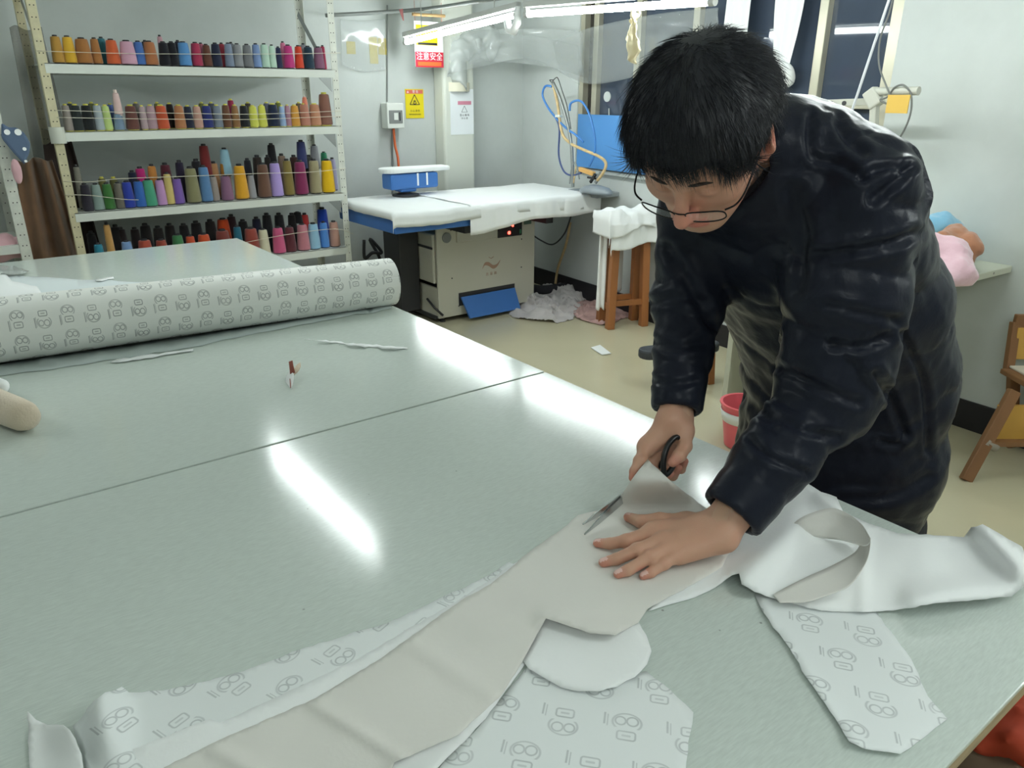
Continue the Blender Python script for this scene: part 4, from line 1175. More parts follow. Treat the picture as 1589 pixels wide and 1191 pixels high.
top = [(84, 18, 54, 'b98d42'), (103, 19, 55, 'd9ab36'), (125, 24, 58, 'a36d3a'), (145, 15, 58, 'a8713f'), (171, 20, 60, 'cf6138'), (195, 25, 62, 'd3a3b8'), (213, 17, 63, '4a70b4'), (230, 21, 63, 'b0714a'), (252, 18, 64, '1b1b24'), (265, 16, 64, '17171f'), (283, 20, 64, '5a92cc'), (302, 17, 65, 'a83454'), (319, 14, 68, '684236'), (333, 16, 66, '232840'), (353, 14, 66, '7f8aa0'), (367, 15, 67, '8e8f94'), (382, 16, 68, '77787c'), (396, 14, 67, '7890bc'), (409, 14, 67, 'b8d4c2'), (421, 11, 69, 'c0dac8'), (431, 10, 72, '2a2f4d'), (446, 17, 69, 'bb387a'), (462, 14, 70, 'cf452c'), (477, 17, 71, '24394a'), (493, 17, 72, '8a5c76')]
row(0, top, .045, 'front row')
row(0, [(156, 14, 57, '3c7884'), (247, 10, 54, 'd9a9b4'), (311, 12, 66, 'b86a80'), (343, 12, 66, '9e3846'), (358, 11, 65, '70747c'), (438, 10, 64, 'd67a9a'), (470, 12, 67, '8c8f95'), (500, 9, 70, 'a83454'), (224, 12, 62, '2d3340'), (275, 12, 62, '2b2b3a')], .125, 'back row')
sec = [(100, 14, 161, '9a918a'), (115, 17, 161, '2a3030'), (132, 18, 161, '1c1f20'), (149, 15, 161, 'a6b0b5'), (162, 14, 162, 'bcd084'), (182, 16, 175, '7c91a8'), (201, 20, 162, '67413a'), (219, 12, 163, 'b49ea2'), (232, 16, 162, 'b2949c'), (248, 20, 162, 'c25636'), (276, 17, 162, 'b07852'), (290, 14, 163, '22263a'), (304, 15, 163, 'c2988a'), (319, 17, 162, '2a3370'), (335, 15, 162, '7a828f'), (349, 14, 161, '6b4936'), (363, 13, 162, '906a45'), (377, 15, 162, '1e1f24'), (391, 15, 163, 'd4d45e'), (405, 14, 162, 'd4d35e'), (422, 19, 160, '1d2740'), (436, 11, 163, '9ab2d4'), (445, 10, 162, 'ab8090'), (456, 15, 162, 'cf9642'), (471, 17, 160, 'b47c69'), (487, 19, 160, 'bc8669'), (502, 21, 143, '895f52')]
row(1, sec, .045, 'front row', 'cone', Y_)
row(1, [(108, 13, 158, '40484a'), (141, 13, 158, '6a6f4a'), (170, 12, 160, '667cbc'), (210, 13, 158, '74706a'), (262, 13, 159, '2a211e'), (327, 13, 158, '555a66'), (357, 12, 153, 'a03050'), (384, 12, 158, '4b4540'), (413, 13, 158, '6d7080'), (431, 12, 157, '707838'), (463, 12, 158, '7a6a58'), (312, 12, 158, '6a6f40'), (243, 12, 158, '70764a')], .125, 'back row', 'cone', Y_)
row(1, [(178, 13, 139, 'dfc0bc', .070), (472, 9, 149, 'd67e66', .105)], .045, 'second layer', 'spool', 'e6d2c8')
thr = [(130, 17, 284, '2e2a35'), (147, 17, 284, '8b9e98'), (164, 17, 283, '3c7036'), (181, 14, 282, '6f6a60'), (195, 18, 280, '2a3d9c'), (213, 18, 279, '3465b0'), (228, 20, 277, '4a9c7c'), (246, 16, 277, 'be91c2'), (258, 14, 267, 'cfba74'), (273, 17, 275, '785aa6'), (294, 22, 258, '868360'), (314, 19, 256, '5980ab'), (330, 13, 272, '958a84'), (349, 19, 271, '835e7a'), (370, 21, 254, 'd89e2a'), (388, 13, 270, '96969a'), (406, 21, 252, '6b4d3f'), (425, 20, 250, 'ac96d4'), (444, 17, 246, '80703c'), (464, 21, 248, '802c56'), (486, 19, 246, '9f9675'), (506, 21, 246, 'e8ba18')]
row(2, thr, .045, 'front row')
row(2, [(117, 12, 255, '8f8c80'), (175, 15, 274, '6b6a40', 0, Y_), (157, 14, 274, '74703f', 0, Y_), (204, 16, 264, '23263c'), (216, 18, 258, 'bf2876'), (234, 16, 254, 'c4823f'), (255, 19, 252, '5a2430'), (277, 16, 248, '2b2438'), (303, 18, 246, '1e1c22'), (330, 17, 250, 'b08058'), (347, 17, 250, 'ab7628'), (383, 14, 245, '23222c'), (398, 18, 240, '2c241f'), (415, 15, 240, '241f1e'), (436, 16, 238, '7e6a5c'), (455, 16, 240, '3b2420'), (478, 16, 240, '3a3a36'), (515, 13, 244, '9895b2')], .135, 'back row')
row(2, [(315, 18, 223, '782a2a', .125), (347, 17, 229, '98c2d4', .125), (420, 15, 222, '15151a', .135), (466, 17, 217, '3a4170', .135), (487, 15, 224, '8a8c92', .135), (502, 12, 235, '2a7a59', .120)], .135, 'second layer')
fou = [(151, 17, 376, '297d94'), (164, 13, 344, 'c2965a'), (195, 19, 372, '7898c4'), (223, 24, 370, 'a44836'), (249, 20, 370, '964334'), (274, 20, 362, '3d774a'), (294, 17, 364, 'c44e2e'), (315, 22, 361, 'c6502a'), (344, 25, 355, '773832'), (367, 15, 349, '246278'), (388, 24, 352, '924238'), (407, 18, 354, 'd0caaf'), (430, 20, 351, 'ca5a82'), (448, 18, 350, '5c2a32'), (468, 20, 346, 'bf7c87'), (485, 19, 345, '94bed8'), (501, 15, 343, '4d84cc'), (517, 17, 342, 'b88e80')]
row(3, fou, .045, 'front row')
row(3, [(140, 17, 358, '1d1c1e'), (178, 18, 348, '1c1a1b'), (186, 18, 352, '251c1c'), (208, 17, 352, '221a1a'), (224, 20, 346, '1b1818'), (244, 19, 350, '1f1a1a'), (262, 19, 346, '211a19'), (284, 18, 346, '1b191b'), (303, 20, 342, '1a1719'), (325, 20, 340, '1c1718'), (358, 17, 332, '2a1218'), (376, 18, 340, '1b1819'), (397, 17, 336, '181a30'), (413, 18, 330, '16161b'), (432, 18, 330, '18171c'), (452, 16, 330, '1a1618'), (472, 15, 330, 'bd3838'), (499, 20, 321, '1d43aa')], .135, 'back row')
row(3, [(345, 22, 338, 'c6481c', .085), (461, 15, 328, '17161a', .15)], .135, 'second layer')

# retaining strings across the shelves
M_string = mat('cotton_string', (214, 208, 190), .8)
def string(pts, label, r=.0016):
    pp = [on(x, y, 1, SY-.006) for x, y in pts]
    o = MB().tube(spline(pp, 4), r, 6).build('retaining_string', M_string, smooth=True)
    tag(o, label, 'string', 'strings across the thread shelves')
string([(58, 79), (200, 83), (400, 84), (528, 82)], 'grey string stretched across the cones of the top shelf')
string([(85, 171), (190, 174), (300, 176), (400, 177), (530, 172)], 'upper string across the cones of the second shelf')
string([(88, 182), (190, 184), (300, 185), (400, 185), (530, 180)], 'lower string across the cones of the second shelf')
string([(98, 281), (140, 282), (190, 277), (300, 273), (400, 269), (480, 267), (537, 261)], 'yellowed string across the upper part of the third shelf cones')
string([(100, 302), (140, 303), (190, 309), (215, 310)], 'sagging string at the lower left of the third shelf')
string([(376, 377), (450, 363), (520, 355), (548, 363)], 'white string across the cones of the fourth shelf')

# neighbouring rack on the left with hanging things
xl2 = on(20, 300, 1, SY-.1)[0]
r2 = empty('side_shelf', (xl2, SY-.1, 0), 0, 'white slotted-angle rack standing at the left edge beside the brown garment', 'shelf')
for (dx, dy) in ((0, 0), (-.9, 0), (0, .45), (-.9, .45)):
    mb = MB(); mb.boxm((-.022, -.0012, 0), (.022, .0012, 1.42)); mb.boxm((-.0232, 0, 0), (-.0208, .036, 1.42)); o = mb.build('post', M_postR, r2); o.location = (dx, dy, 0)
for z in (.35, .78, 1.20): MB().boxm((-.9, .002, z-.04), (0, .45, z)).build('shelf_board', M_shelf, r2)

def drape(w, h, folds, amp, seed, taper=.0, nx=26, nz=30, closed=False):
    """hanging cloth in the x-z plane with vertical folds, origin at its top centre"""
    rows = []
    for j in range(nz+1):
        t = j/nz; row_ = []
        for i in range(nx+1):
            s = i/nx-.5; ww = w*(1-taper*(1-t))
            row_.append((s*ww, amp*(.35+.65*t)*math.sin(s*folds*2*PI+seed)+amp*.5*math.sin(s*folds*5.1+seed*2+t*2), -h*t+.01*math.sin(s*9+seed)))
        rows.append(row_)
    return MB().grid(rows)
M_brown = mat('brown_velvet', (112, 82, 56), .75, var=.35, vscale=6, sheen=.4)
M_dkbrown = mat('dark_brown_cloth', (52, 40, 36), .8, var=.3, vscale=6)
o = drape(.34, .78, 2.5, .05, 1.0, .55).build('hanging_garment', M_brown, smooth=True, solid=.004); xg = on(80, 320, 1, 4.42)[0]; o.location = (xg-.03, 4.42, 1.15)
tag(o, 'brown velvet garment hanging between the two racks', 'garment')
o = drape(.26, .95, 2.0, .045, 2.2, .5).build('hanging_garment', M_dkbrown, smooth=True, solid=.004); o.location = (xg+.10, 4.56, 1.22)
tag(o, 'dark brown garment hanging behind the brown one', 'garment')
o = drape(.20, 1.0, 2.0, .03, 4.2, .3).build('smudge_sheet', mat('smoky_plastic', (120, 116, 104), .35, alpha=.4), smooth=True, solid=.001); o.location = (on(62, 150, 1, 4.7)[0], 4.7, 1.75)  # see-through sheet standing in for the dark smudge on the wall
tag(o, 'smoky translucent sheet hanging left of the thread shelf in place of a dark smudge', 'bag')
sb = empty('spotted_bag', on(26, 228, 1, 4.18), 0, 'slate blue cloth bag with white spots poking out beside the left rack', 'bag')
M_slate = mat('slate_cloth', (84, 102, 128), .8)
bo = np.array(sb.location)
def q_(x, y, dy=0): return tuple(on(x, y, 1, 4.18+dy)-bo)
mb = MB(); out = [(2, 190), (14, 198), (24, 197), (38, 206), (47, 222), (46, 236), (38, 256), (33, 250), (20, 236), (2, 214)]
mb.v = [q_(*p) for p in out]+[q_(*p, .05) for p in out]; n = len(out)
mb.f = [tuple(range(n)), tuple(reversed(range(n, 2*n)))]+[(i, (i+1) % n, n+(i+1) % n, n+i) for i in range(n)]
mb.build('bag_body', M_slate, sb, bevel=.01)
for (x, y, r) in ((11, 205, .012), (28, 205, .014), (38, 231, .008), (40, 250, .006)):
    c_ = q_(x, y, -.004); MB().lathe([(0, -.001), (r, -.001), (r, .001), (0, .001)], 14, axis='y', c=c_).build('white_spot', M_cloth, sb)
M_pinkc = mat('pink_fleece', (214, 170, 176), .9, sheen=.4, var=.08, vscale=12)
def blob(name, c, r, m, label, cat, seed, amp=.25, vox=None, group=None, flat=None):
    c = np.array(c, float); r = np.array(r, float)
    def fn(P): return sd_ell(P, c, r)-amp*min(r)*fbm((P-c)/max(r)*2.2+seed*3.1, 3, seed)
    V_, F_ = surfnet(fn, c-r*1.5, c+r*1.5, vox or min(r)/6)
    if flat is not None: V_[:, 2] = np.maximum(V_[:, 2], flat)
    o_ = np_mesh(name, relax(V_, F_, 1), F_, m)
    return tag(o_, label, cat, group)
blob('pink_cloth', on(4, 385, 1, 4.32), (.09, .05, .06), M_pinkc, 'dusty pink cloth at the left edge beneath the rack', 'cloth', 3)
blob('plush_ear', on(26, 266, 1, 4.19), (.02, .015, .055), M_pinkc, 'small pale pink plush tip beside the spotted bag', 'plush', 5, .1)
# ------------------------------------------------------------------ ironing table
M_cream_metal = mat('cream_enamel', (205, 202, 186), .4, var=.03, vscale=3)
M_blue = mat('blue_enamel', (62, 116, 188), .4, var=.05, vscale=4)
M_dark = mat('dark_steel', (52, 52, 54), .5, var=.15, vscale=5)
M_pad = mat('ironing_pad', (236, 239, 238), .8, bump=.04, bscale=90)
bx0, bx1, by0, by1, bz = 2.585, 3.405, 4.20, 4.62, .665
ir = empty('ironing_table', ((bx0+bx1)/2, (by0+by1)/2, 0), 0, 'cream vacuum ironing table with blue slab and pedal by the back wall', 'ironing table')
io = np.array(ir.location)
def ib(name, lo, hi, m, bevel=0.0, parent=None):
    return MB().boxm(np.array(lo)-io, np.array(hi)-io).build(name, m, parent or ir, bevel=bevel)
# body as a cabinet with an open left bay
ib('front_panel', (bx0, by0, .035), (bx1, by0+.02, bz), M_cream_metal, .004)
ib('side_panel', (bx1-.02, by0+.02, .035), (bx1, by1, bz), M_cream_metal, .003)
ib('side_panel', (bx0, by0+.02, .035), (bx0+.02, by1, .24), M_cream_metal, .003)
ib('back_panel', (bx0, by1-.02, .035), (bx1, by1, bz), M_dark)
ib('base_plate', (bx0-.02, by0+.02, .03), (bx1, by1, .05), M_dark)
ib('inner_wall', (bx0+.10, by0+.02, .05), (bx0+.12, by1-.02, bz), M_dark)
tk = ib('steam_tank', (bx0-.015, by0+.03, .27), (bx0+.09, by0+.25, .60), M_cream_metal, .012)
MB().boxm(np.array((bx0-.02, by0+.035, .50))-io, np.array((bx0-.014, by0+.245, .515))-io).build('tank_band', M_dark, tk)
ib('shade_block', (bx0-.17, by1-.22, .06), (bx0-.02, by1, .62), M_dark, .01)  # dark block standing in for the shaded area beside the cabinet
for dx, dy in ((.05, .04), (.78, .04), (.05, .38), (.78, .38)):
    MB().lathe([(0, 0), (.02, 0), (.02, .012), (.009, .016), (.009, .035), (0, .035)], 12, (bx0+dx-io[0], by0+dy-io[1], 0)).build('foot', M_dark, ir, angle=40)
MB().lathe([(0, -.006), (.034, -.006), (.034, .0), (0, .0)], 24, (bx0+.075-io[0], by0-io[1], .575), axis='y').build('gauge_disc', mat('gauge_grey', (130, 134, 132), .4), ir, angle=40)
ib('control_ledge', (bx0+.15, by0-.012, .535), (bx1-.13, by0, .63), M_cream_metal, .004)
cp = ib('control_panel', (bx0+.48, by0-.020, .532), (bx1-.13, by0-.012, .635), mat('panel_black', (32, 36, 38), .3), .004)
M_red = mat('red_led', (255, 60, 48), .3, emit=9.0)
for dx, z, r in ((.575, .560, .012), (.605, .606, .008)):
    MB().lathe([(0, -.010), (r*.7, -.008), (r, -.002), (r, 0), (0, 0)], 14, (bx0+dx-io[0], by0-.020-io[1], z), axis='y').build('red_light', M_red, cp, smooth=True)
ib('green_switch', (bx0+.665, by0-.024, .545), (bx0+.680, by0-.012, .575), mat('switch_green', (60, 130, 90), .4), .002, cp)
ib('rating_plate', (bx1-.10, by0-.003, .60), (bx1-.035, by0, .635), mat('plate_green', (96, 124, 108), .4))
# pressed logo: wave mark and three characters
M_logo = mat('logo_brown', (176, 142, 120), .5)
lx, lz = bx0+.435, .35
mb = MB(); pts = spline([(-.075, -.016), (-.055, .016), (-.022, .014), (.015, -.010), (.050, -.004), (.078, .026)], 6)
for i in range(len(pts)-1):
    t0, t1 = i/(len(pts)-1), (i+1)/(len(pts)-1); w0, w1 = .004+.016*math.sin(PI*t0), .004+.016*math.sin(PI*t1)
    a, b = pts[i], pts[i+1]
    mb.add([(lx+a[0]-io[0], by0-.0012-io[1], lz+a[1]-w0), (lx+b[0]-io[0], by0-.0012-io[1], lz+b[1]-w1), (lx+b[0]-io[0], by0-.0012-io[1], lz+b[1]+w1*.4), (lx+a[0]-io[0], by0-.0012-io[1], lz+a[1]+w0*.4)], [(0, 1, 2, 3)])
mb.build('logo_wave', M_logo, ir)
MB().tube([(lx-.02-io[0], by0-.001-io[1], lz+.055), (lx-io[0], by0-.001-io[1], lz+.045), (lx+.02-io[0], by0-.001-io[1], lz+.055)], .002, 6).build('logo_bird', M_logo, ir)
for i, ch in enumerate('吉易路'):
    text_mesh(ch, .024, M_logo, 'logo_character', ir, Matrix.Translation((lx-.035+.035*i-io[0], by0-.0012-io[1], lz-.062)) @ Euler((PI/2, 0, 0)).to_matrix().to_4x4())
for dx, z in ((.11, .62), (.70, .50), (.11, .30), (.70, .30), (.16, .10)):
    MB().lathe([(0, -.002), (.005, -.002), (.005, 0), (0, 0)], 8, (bx0+dx-io[0], by0-io[1], z), axis='y').build('screw', M_dark, ir)
pd = MB(); pd.add([np.array(p)-io for p in ((bx0+.17, by0-.02, .165), (bx0+.63, by0-.02, .165), (bx0+.62, by0-.10, .03), (bx0+.19, by0-.10, .03), (bx0+.17, by0-.005, .16), (bx0+.63, by0-.005, .16), (bx0+.62, by0-.08, .022), (bx0+.19, by0-.08, .022))], [(0, 1, 2, 3), (7, 6, 5, 4), (0, 4, 5, 1), (1, 5, 6, 2), (2, 6, 7, 3), (3, 7, 4, 0)])
pd.build('pedal', M_blue, ir, bevel=.003)
ib('pedal_slot', (bx0+.16, by0-.002, .10), (bx0+.64, by0, .19), M_dark)
MB().tube([np.array(p)-io for p in ((bx0-.03, by0+.10, .16), (bx0-.02, by0+.02, .11), (bx0+.02, by0-.02, .06))], .008, 8).build('pedal_rod', M_dark, ir, smooth=True)
# slab
sx0, sx1, sy0, sy1 = 2.11, 3.68, 3.885, 4.62
ib('slab', (sx0, sy0, .695), (sx1, sy1, .785), M_blue, .008)
ib('pad', (sx0-.005, sy0-.005, .785), (sx1+.005, sy1+.005, .815), M_pad, .012)
for x in (bx0+.08, bx1-.08): ib('slab_bracket', (x-.03, sy0+.06, .64), (x+.03, by1, .695), M_dark)
def cover(x0, x1, y0, y1, z, front, left, right, seed, nx=60, ny=34):
    """cloth lying on the slab and hanging over its edges by front/left/right (functions or lengths)"""
    rows = []
    for j in range(ny+1):
        v = j/ny; row_ = []
        for i in range(nx+1):
            u = i/nx
            fr_ = front(u) if callable(front) else front
            ly = (y1-y0)+fr_; s = v*ly
            wl = left; wr = right; lx_ = (x1-x0)+wl+wr; tt = u*lx_-wl
            yy = y1-s; zz2 = z
            if yy < y0:
                over = y0-yy; r = .012
                if over < r*1.57: a = over/r; yy = y0-r*math.sin(a); zz2 = z-r*(1-math.cos(a))
                else: yy = y0-r-.004*math.sin(u*30+seed); zz2 = z-r-(over-r*1.57)
            xx = x0+tt
            if xx < x0:
                over = x0-xx; r = .012
                if over < r*1.57: a = over/r; xx = x0-r*math.sin(a); zz2 -= r*(1-math.cos(a))
                else: xx = x0-r-.003; zz2 -= r+(over-r*1.57)
            if xx > x1:
                over = xx-x1; r = .012
                if over < r*1.57: a = over/r; xx = x1+r*math.sin(a); zz2 -= r*(1-math.cos(a))
                else: xx = x1+r+.004; zz2 -= r+(over-r*1.57)
            row_.append((xx, yy, zz2))
        rows.append(row_)
    mb_ = MB().grid(rows); A = np.array(mb_.v); n_ = fbm(A*9, 2, int(seed)); top_ = A[:, 2] > z-.002
    A[:, 2] += np.where(top_, .003*(n_+.6), .004*n_); A[:, 1] += np.where(top_, 0, .006*fbm(A*np.array([22, 3, 3]), 2, int(seed)+4)-.004)
    mb_.v = [tuple(p) for p in A]; return mb_
tag(cover(sx0-.008, sx1+.008, sy0-.008, sy1, .8185, lambda u: .085+.012*math.sin(u*9), .045, .03, 3).build('ironing_cloth', M_pad, smooth=True, solid=.002), 'white cloth spread over the whole ironing table', 'cloth')
tag(cover(2.62, sx1+.012, sy0-.014, sy1-.05, .8245, lambda u: .175-.06*u+.015*math.sin(u*9+1), 0, .11, 6).build('ironing_cloth', M_cloth, smooth=True, solid=.002), 'second white cloth hanging over the front of the ironing table', 'cloth')
# sleeve board standing on the table
sbx = empty('sleeve_board', (2.50, 4.50, .82), 0, 'small blue sleeve board with a white padded top on the ironing table', 'ironing board')
p0, p1 = on(590, 264, 1, 4.52)-np.array(sbx.location), on(688, 258, 1, 4.52)-np.array(sbx.location)
zt_ = .185
poly = []
for k in range(13): a = PI/2+PI*k/12; poly.append((-.06+.085*math.cos(a), .085*math.sin(a)))
poly += [(.36, -.055), (.36, .055)]
MB().prism(poly, zt_-.03, zt_).build('padded_top', M_pad, sbx, bevel=.01)
MB().boxm((-.10, -.065, .05), (.26, .065, .15)).build('blue_housing', M_blue, sbx, bevel=.015)
MB().boxm((-.02, -.05, .03), (.10, .05, .075)).build('blue_neck', M_blue, sbx, bevel=.012)
MB().lathe([(0, 0), (.09, 0), (.09, .012), (.035, .02), (.03, .035), (0, .035)], 20, (.04, 0, .003)).build('swivel_base', M_dark, sbx, angle=40)
for x in (.10, .17): MB().bar((x, -.064, .07), (x, -.064, .15), .012, .003, (0, 1, 0)).build('white_tie', M_cloth, sbx)
for x in (-.02, .22): MB().boxm((x, -.035, .145), (x+.02, .035, zt_-.03)).build('top_support', M_dark, sbx)

# ------------------------------------------------------------------ back wall: column, signs, socket
def ob(x, y, dy=0.0): return on(x, y, 1, YB-dy)
cxa, cxb = ob(690, 200, .14)[0], ob(737, 200, .14)[0]
struct('trim_2', MB().boxm((cxa, YB-.14, 0), (cxb, YB, ZC)), mat('column_paint', (214, 217, 206), .6), bevel=.02)
def wall_sign(name, x0, y0, x1, y1, dy, m, label, cat, th=.003):
    a, b = ob(x0, y0, dy), ob(x1, y1, dy)
    lo = (min(a[0], b[0]), YB-dy-th, min(a[2], b[2])); hi = (max(a[0], b[0]), YB-dy, max(a[2], b[2]))
    e = empty(name, ((lo[0]+hi[0])/2, YB-dy-th, (lo[2]+hi[2])/2), 0, label, cat)
    MB().boxm(np.array(lo)-np.array(e.location), np.array(hi)-np.array(e.location)).build('sign_plate', m, e)
    return e, hi[0]-lo[0], hi[2]-lo[2]
RX = Euler((PI/2, 0, 0)).to_matrix().to_4x4()
def flat_rect(name, e, x0, z0, x1, z1, m, d=.0012): return MB().boxm((x0, -d, z0), (x1, -.0002, z1)).build(name, m, e)
def tri(name, e, cx, cz, r, m, w=.003, d=.0016):
    p = [(cx, cz+r), (cx-r*.95, cz-r*.62), (cx+r*.95, cz-r*.62)]
    mb_ = MB()
    for i in range(3): a, b = p[i], p[(i+1) % 3]; mb_.bar((a[0], -d/2, a[1]), (b[0], -d/2, b[1]), d, w, (0, 0, 1))
    mb_.build(name, m, e)
def txt(s, size, m, e, x, z, name='lettering'): return text_mesh(s, size, m, name, e, Matrix.Translation((x, -.0014, z)) @ RX, .0003)
M_yel = mat('sign_yellow', (236, 214, 30), .45); M_signred = mat('sign_red', (196, 40, 62), .45); M_ink = mat('sign_ink', (44, 44, 46), .6); M_or = mat('sign_orange', (228, 108, 52), .5); M_salmon = mat('sign_salmon', (222, 112, 98), .5); M_sw = mat('sign_white', (236, 240, 242), .5)
e, w_, h_ = wall_sign('warning_sign', 628, 138, 658, 183, .002, M_yel, 'yellow warning notice with a black triangle beside the socket box', 'sign')
flat_rect('red_header', e, -w_*.46, h_*.34, w_*.46, h_*.47, M_salmon); txt('警 告', h_*.11, M_sw, e, w_*.05, h_*.405)
tri('white_triangle', e, -w_*.36, h_*.40, h_*.035, M_sw)
tri('triangle', e, 0, h_*.10, h_*.21, M_ink, .005); txt('♨', h_*.15, M_ink, e, 0, h_*.05)
txt('小 心 烫 伤', h_*.085, M_ink, e, 0, -h_*.25); txt('操作时请注意安全防护', h_*.05, M_ink, e, 0, -h_*.37)
e, w_, h_ = wall_sign('safety_sign', 642, 32, 688, 105, .17, M_sw, 'red and white safety sign hanging behind the tube lamp', 'sign')
flat_rect('red_field', e, -w_*.5, -h_*.5, w_*.5, -h_*.16, M_signred); flat_rect('yellow_field', e, -w_*.45, -h_*.02, w_*.30, h_*.42, M_yel); flat_rect('black_field', e, -w_*.40, -h_*.01, w_*.28, h_*.04, M_ink, .0016)
txt('注意安全', w_*.235, M_sw, e, 0, -h_*.27); flat_rect('orange_band', e, -w_*.42, -h_*.47, w_*.42, -h_*.38, M_or, .0016)
for s in (-1, 1): MB().tube([(s*w_*.47, -.001, h_*.5), (s*w_*.47, -.001, h_*.5+.12)], .0012, 6).build('hanging_cord', mat('cord_red', (190, 90, 60), .7), e)
e, w_, h_ = wall_sign('paper_notice', 698, 138, 735, 208, .141, M_sw, 'white paper notice in a plastic sleeve on the column', 'notice', .002)
flat_rect('pink_header', e, -w_*.18, h_*.16, w_*.40, h_*.24, mat('notice_pink', (214, 140, 160), .6)); tri('triangle', e, w_*.10, h_*.05, h_*.085, M_ink, .002)
txt('当 心 触 电', h_*.055, M_ink, e, w_*.10, -h_*.07); txt('小 心 烫', h_*.05, M_ink, e, w_*.10, -h_*.14)
# breaker box
A, B = ob(600, 160, .09), ob(628, 199, .09)
bxw, bxh = B[0]-A[0], A[2]-B[2]
e = empty('breaker_box', (A[0]+bxw/2, YB, A[2]-bxh/2), 0, 'small cream breaker box with a grey window on the back wall', 'breaker box')
MB().boxm((-bxw/2, -.09, -bxh/2), (bxw/2, 0, bxh/2)).build('box_body', M_white, e, bevel=.006)
win = MB().boxm((-bxw*.40, -.0925, -bxh*.30), (bxw*.40, -.0895, bxh*.22)).build('window', mat('smoked_window', (136, 138, 136), .2), e, bevel=.003)
MB().boxm((-bxw*.12, -.0955, -bxh*.16), (bxw*.12, -.092, bxh*.12)).build('breaker_switch', M_white, win); MB().boxm((bxw*.2, -.095, -bxh*.2), (bxw*.26, -.092, bxh*.14)).build('slot', M_ink, win)
P0 = np.array(e.location)
tag(MB().tube(spline([P0+np.array([0, -.05, -bxh/2]), ob(613, 225, .05), ob(618, 250, .06), ob(620, 300, .06)], 6), .009, 8).build('power_cord', mat('cord_orange', (226, 110, 62), .5), smooth=True), 'orange power cord running down from the breaker box', 'cord')
tag(MB().tube([ob(609, 200, .006), ob(609, 300, .006)], .006, 8).build('conduit', M_galv), 'thin grey conduit below the breaker box', 'conduit')
tag(MB().tube([ob(601, 8, .006), ob(601, 158, .006)], .005, 8).build('conduit', M_galv), 'thin grey conduit running up the wall above the breaker box', 'conduit')
M_oldtape = mat('yellowed_paper', (214, 196, 96), .6, var=.15, vscale=20)
for (x0, y0, x1, y1, lab) in ((537, 64, 552, 84, 'small yellowed paper patch nearest the thread shelf'), (572, 57, 587, 99, 'tall yellowed paper patch left of the conduit'), (586, 59, 600, 85, 'yellowed paper patch touching the conduit')):
    a, b = ob(x0, y0, .001), ob(x1, y1, .001)
    tag(MB().boxm((a[0], YB-.003, b[2]), (b[0], YB-.0008, a[2])).build('paper_patch', M_oldtape), lab, 'paper')
def wl_(x, y, b): return RO+RU*onw(x, y, b)[0]+RN*b+np.array([0, 0, onw(x, y, b)[2]])
# film taped over the wall and the window head
M_film = mat('plastic_film', (206, 212, 210), .12, alpha=.2, spec=.7)
def film(path_top, path_bot, label, seed, amp=.02):
    a = spline(path_top, 8); b = spline(path_bot, 8); rows = []
    for p, q in zip(a, b):
        rows.append([tuple(p+(q-p)*k/14) for k in range(15)])
    mb_ = MB().grid(rows); V_ = np.array(mb_.v); n_ = fbm(V_*8, 3, seed); V_[:, 1] += amp*n_; V_[:, 0] += amp*.5*n_; mb_.v = [tuple(v) for v in V_]
    return tag(mb_.build('plastic_film', M_film, smooth=True, solid=.0006), label, 'plastic')
film([rw(4.45, .10, 1.80), rw(4.0, .14, 1.86), rw(3.4, .12, 1.90), rw(2.95, .10, 1.90)], [rw(4.42, .06, 1.60), rw(4.05, .05, 1.52), rw(3.5, .05, 1.58), rw(2.97, .05, 1.66)], 'clear plastic film taped across the top of the window', 11)
film([ob(528, 30, .03), ob(560, 32, .03), ob(598, 30, .03)], [ob(530, 100, .02), ob(560, 112, .02), ob(598, 108, .02)], 'shiny plastic film over the yellowed patches on the wall', 12, .008)
# bulky plastic-wrapped duct coming off the column
dp = [np.array([(cxa+cxb)/2, YB-.09, 1.50]), np.array([(cxa+cxb)/2, YB-.10, 1.66]), np.array([(cxa+cxb)/2+.05, YB-.13, 1.75]), np.array([(cxa+cxb)/2+.14, YB-.16, 1.80]), np.array([(cxa+cxb)/2+.20, YB-.17, 1.81]), np.array([(cxa+cxb)/2+.26, YB-.17, 1.81])]
mb = MB().tube(spline(dp, 8), [.085]*9+[.10]*12+[.115]*20, 26); V_ = np.array(mb.v); n_ = fbm(V_*9, 3, 7)
V_ += np.stack([n_*.02, n_*.03, fbm(V_*8, 3, 8)*.045], 1); mb.v = [tuple(v) for v in V_]
tag(mb.build('wrapped_duct', mat('duct_film', (200, 206, 203), .18, spec=.6, bump=.6, bscale=18, alpha=.7), smooth=True), 'bulky duct wrapped in shiny clear plastic running from column to window', 'duct')
MB().tube([np.array([(cxa+cxb)/2, YB-.085, 1.47]), np.array([(cxa+cxb)/2, YB-.085, 1.53])], .105, 22).build('duct_tape', mat('duct_tape', (214, 210, 190), .5), bpy.data.objects['wrapped_duct'], angle=40)
film([ob(700, 58, .26), ob(750, 46, .26), wl_(835, 44, .30), wl_(905, 50, .22)], [ob(694, 116, .27), ob(745, 104, .26), wl_(825, 92, .24), wl_(900, 132, .12)], 'crumpled clear plastic sheet bagging out between the column and the window', 15, .035)
film([ob(730, 60, .22), ob(770, 52, .22), wl_(850, 60, .20), wl_(900, 70, .16)], [ob(728, 100, .23), ob(770, 96, .20), wl_(850, 104, .16), wl_(905, 120, .10)], 'inner fold of clear plastic sheet behind the tube lamp', 16, .045)
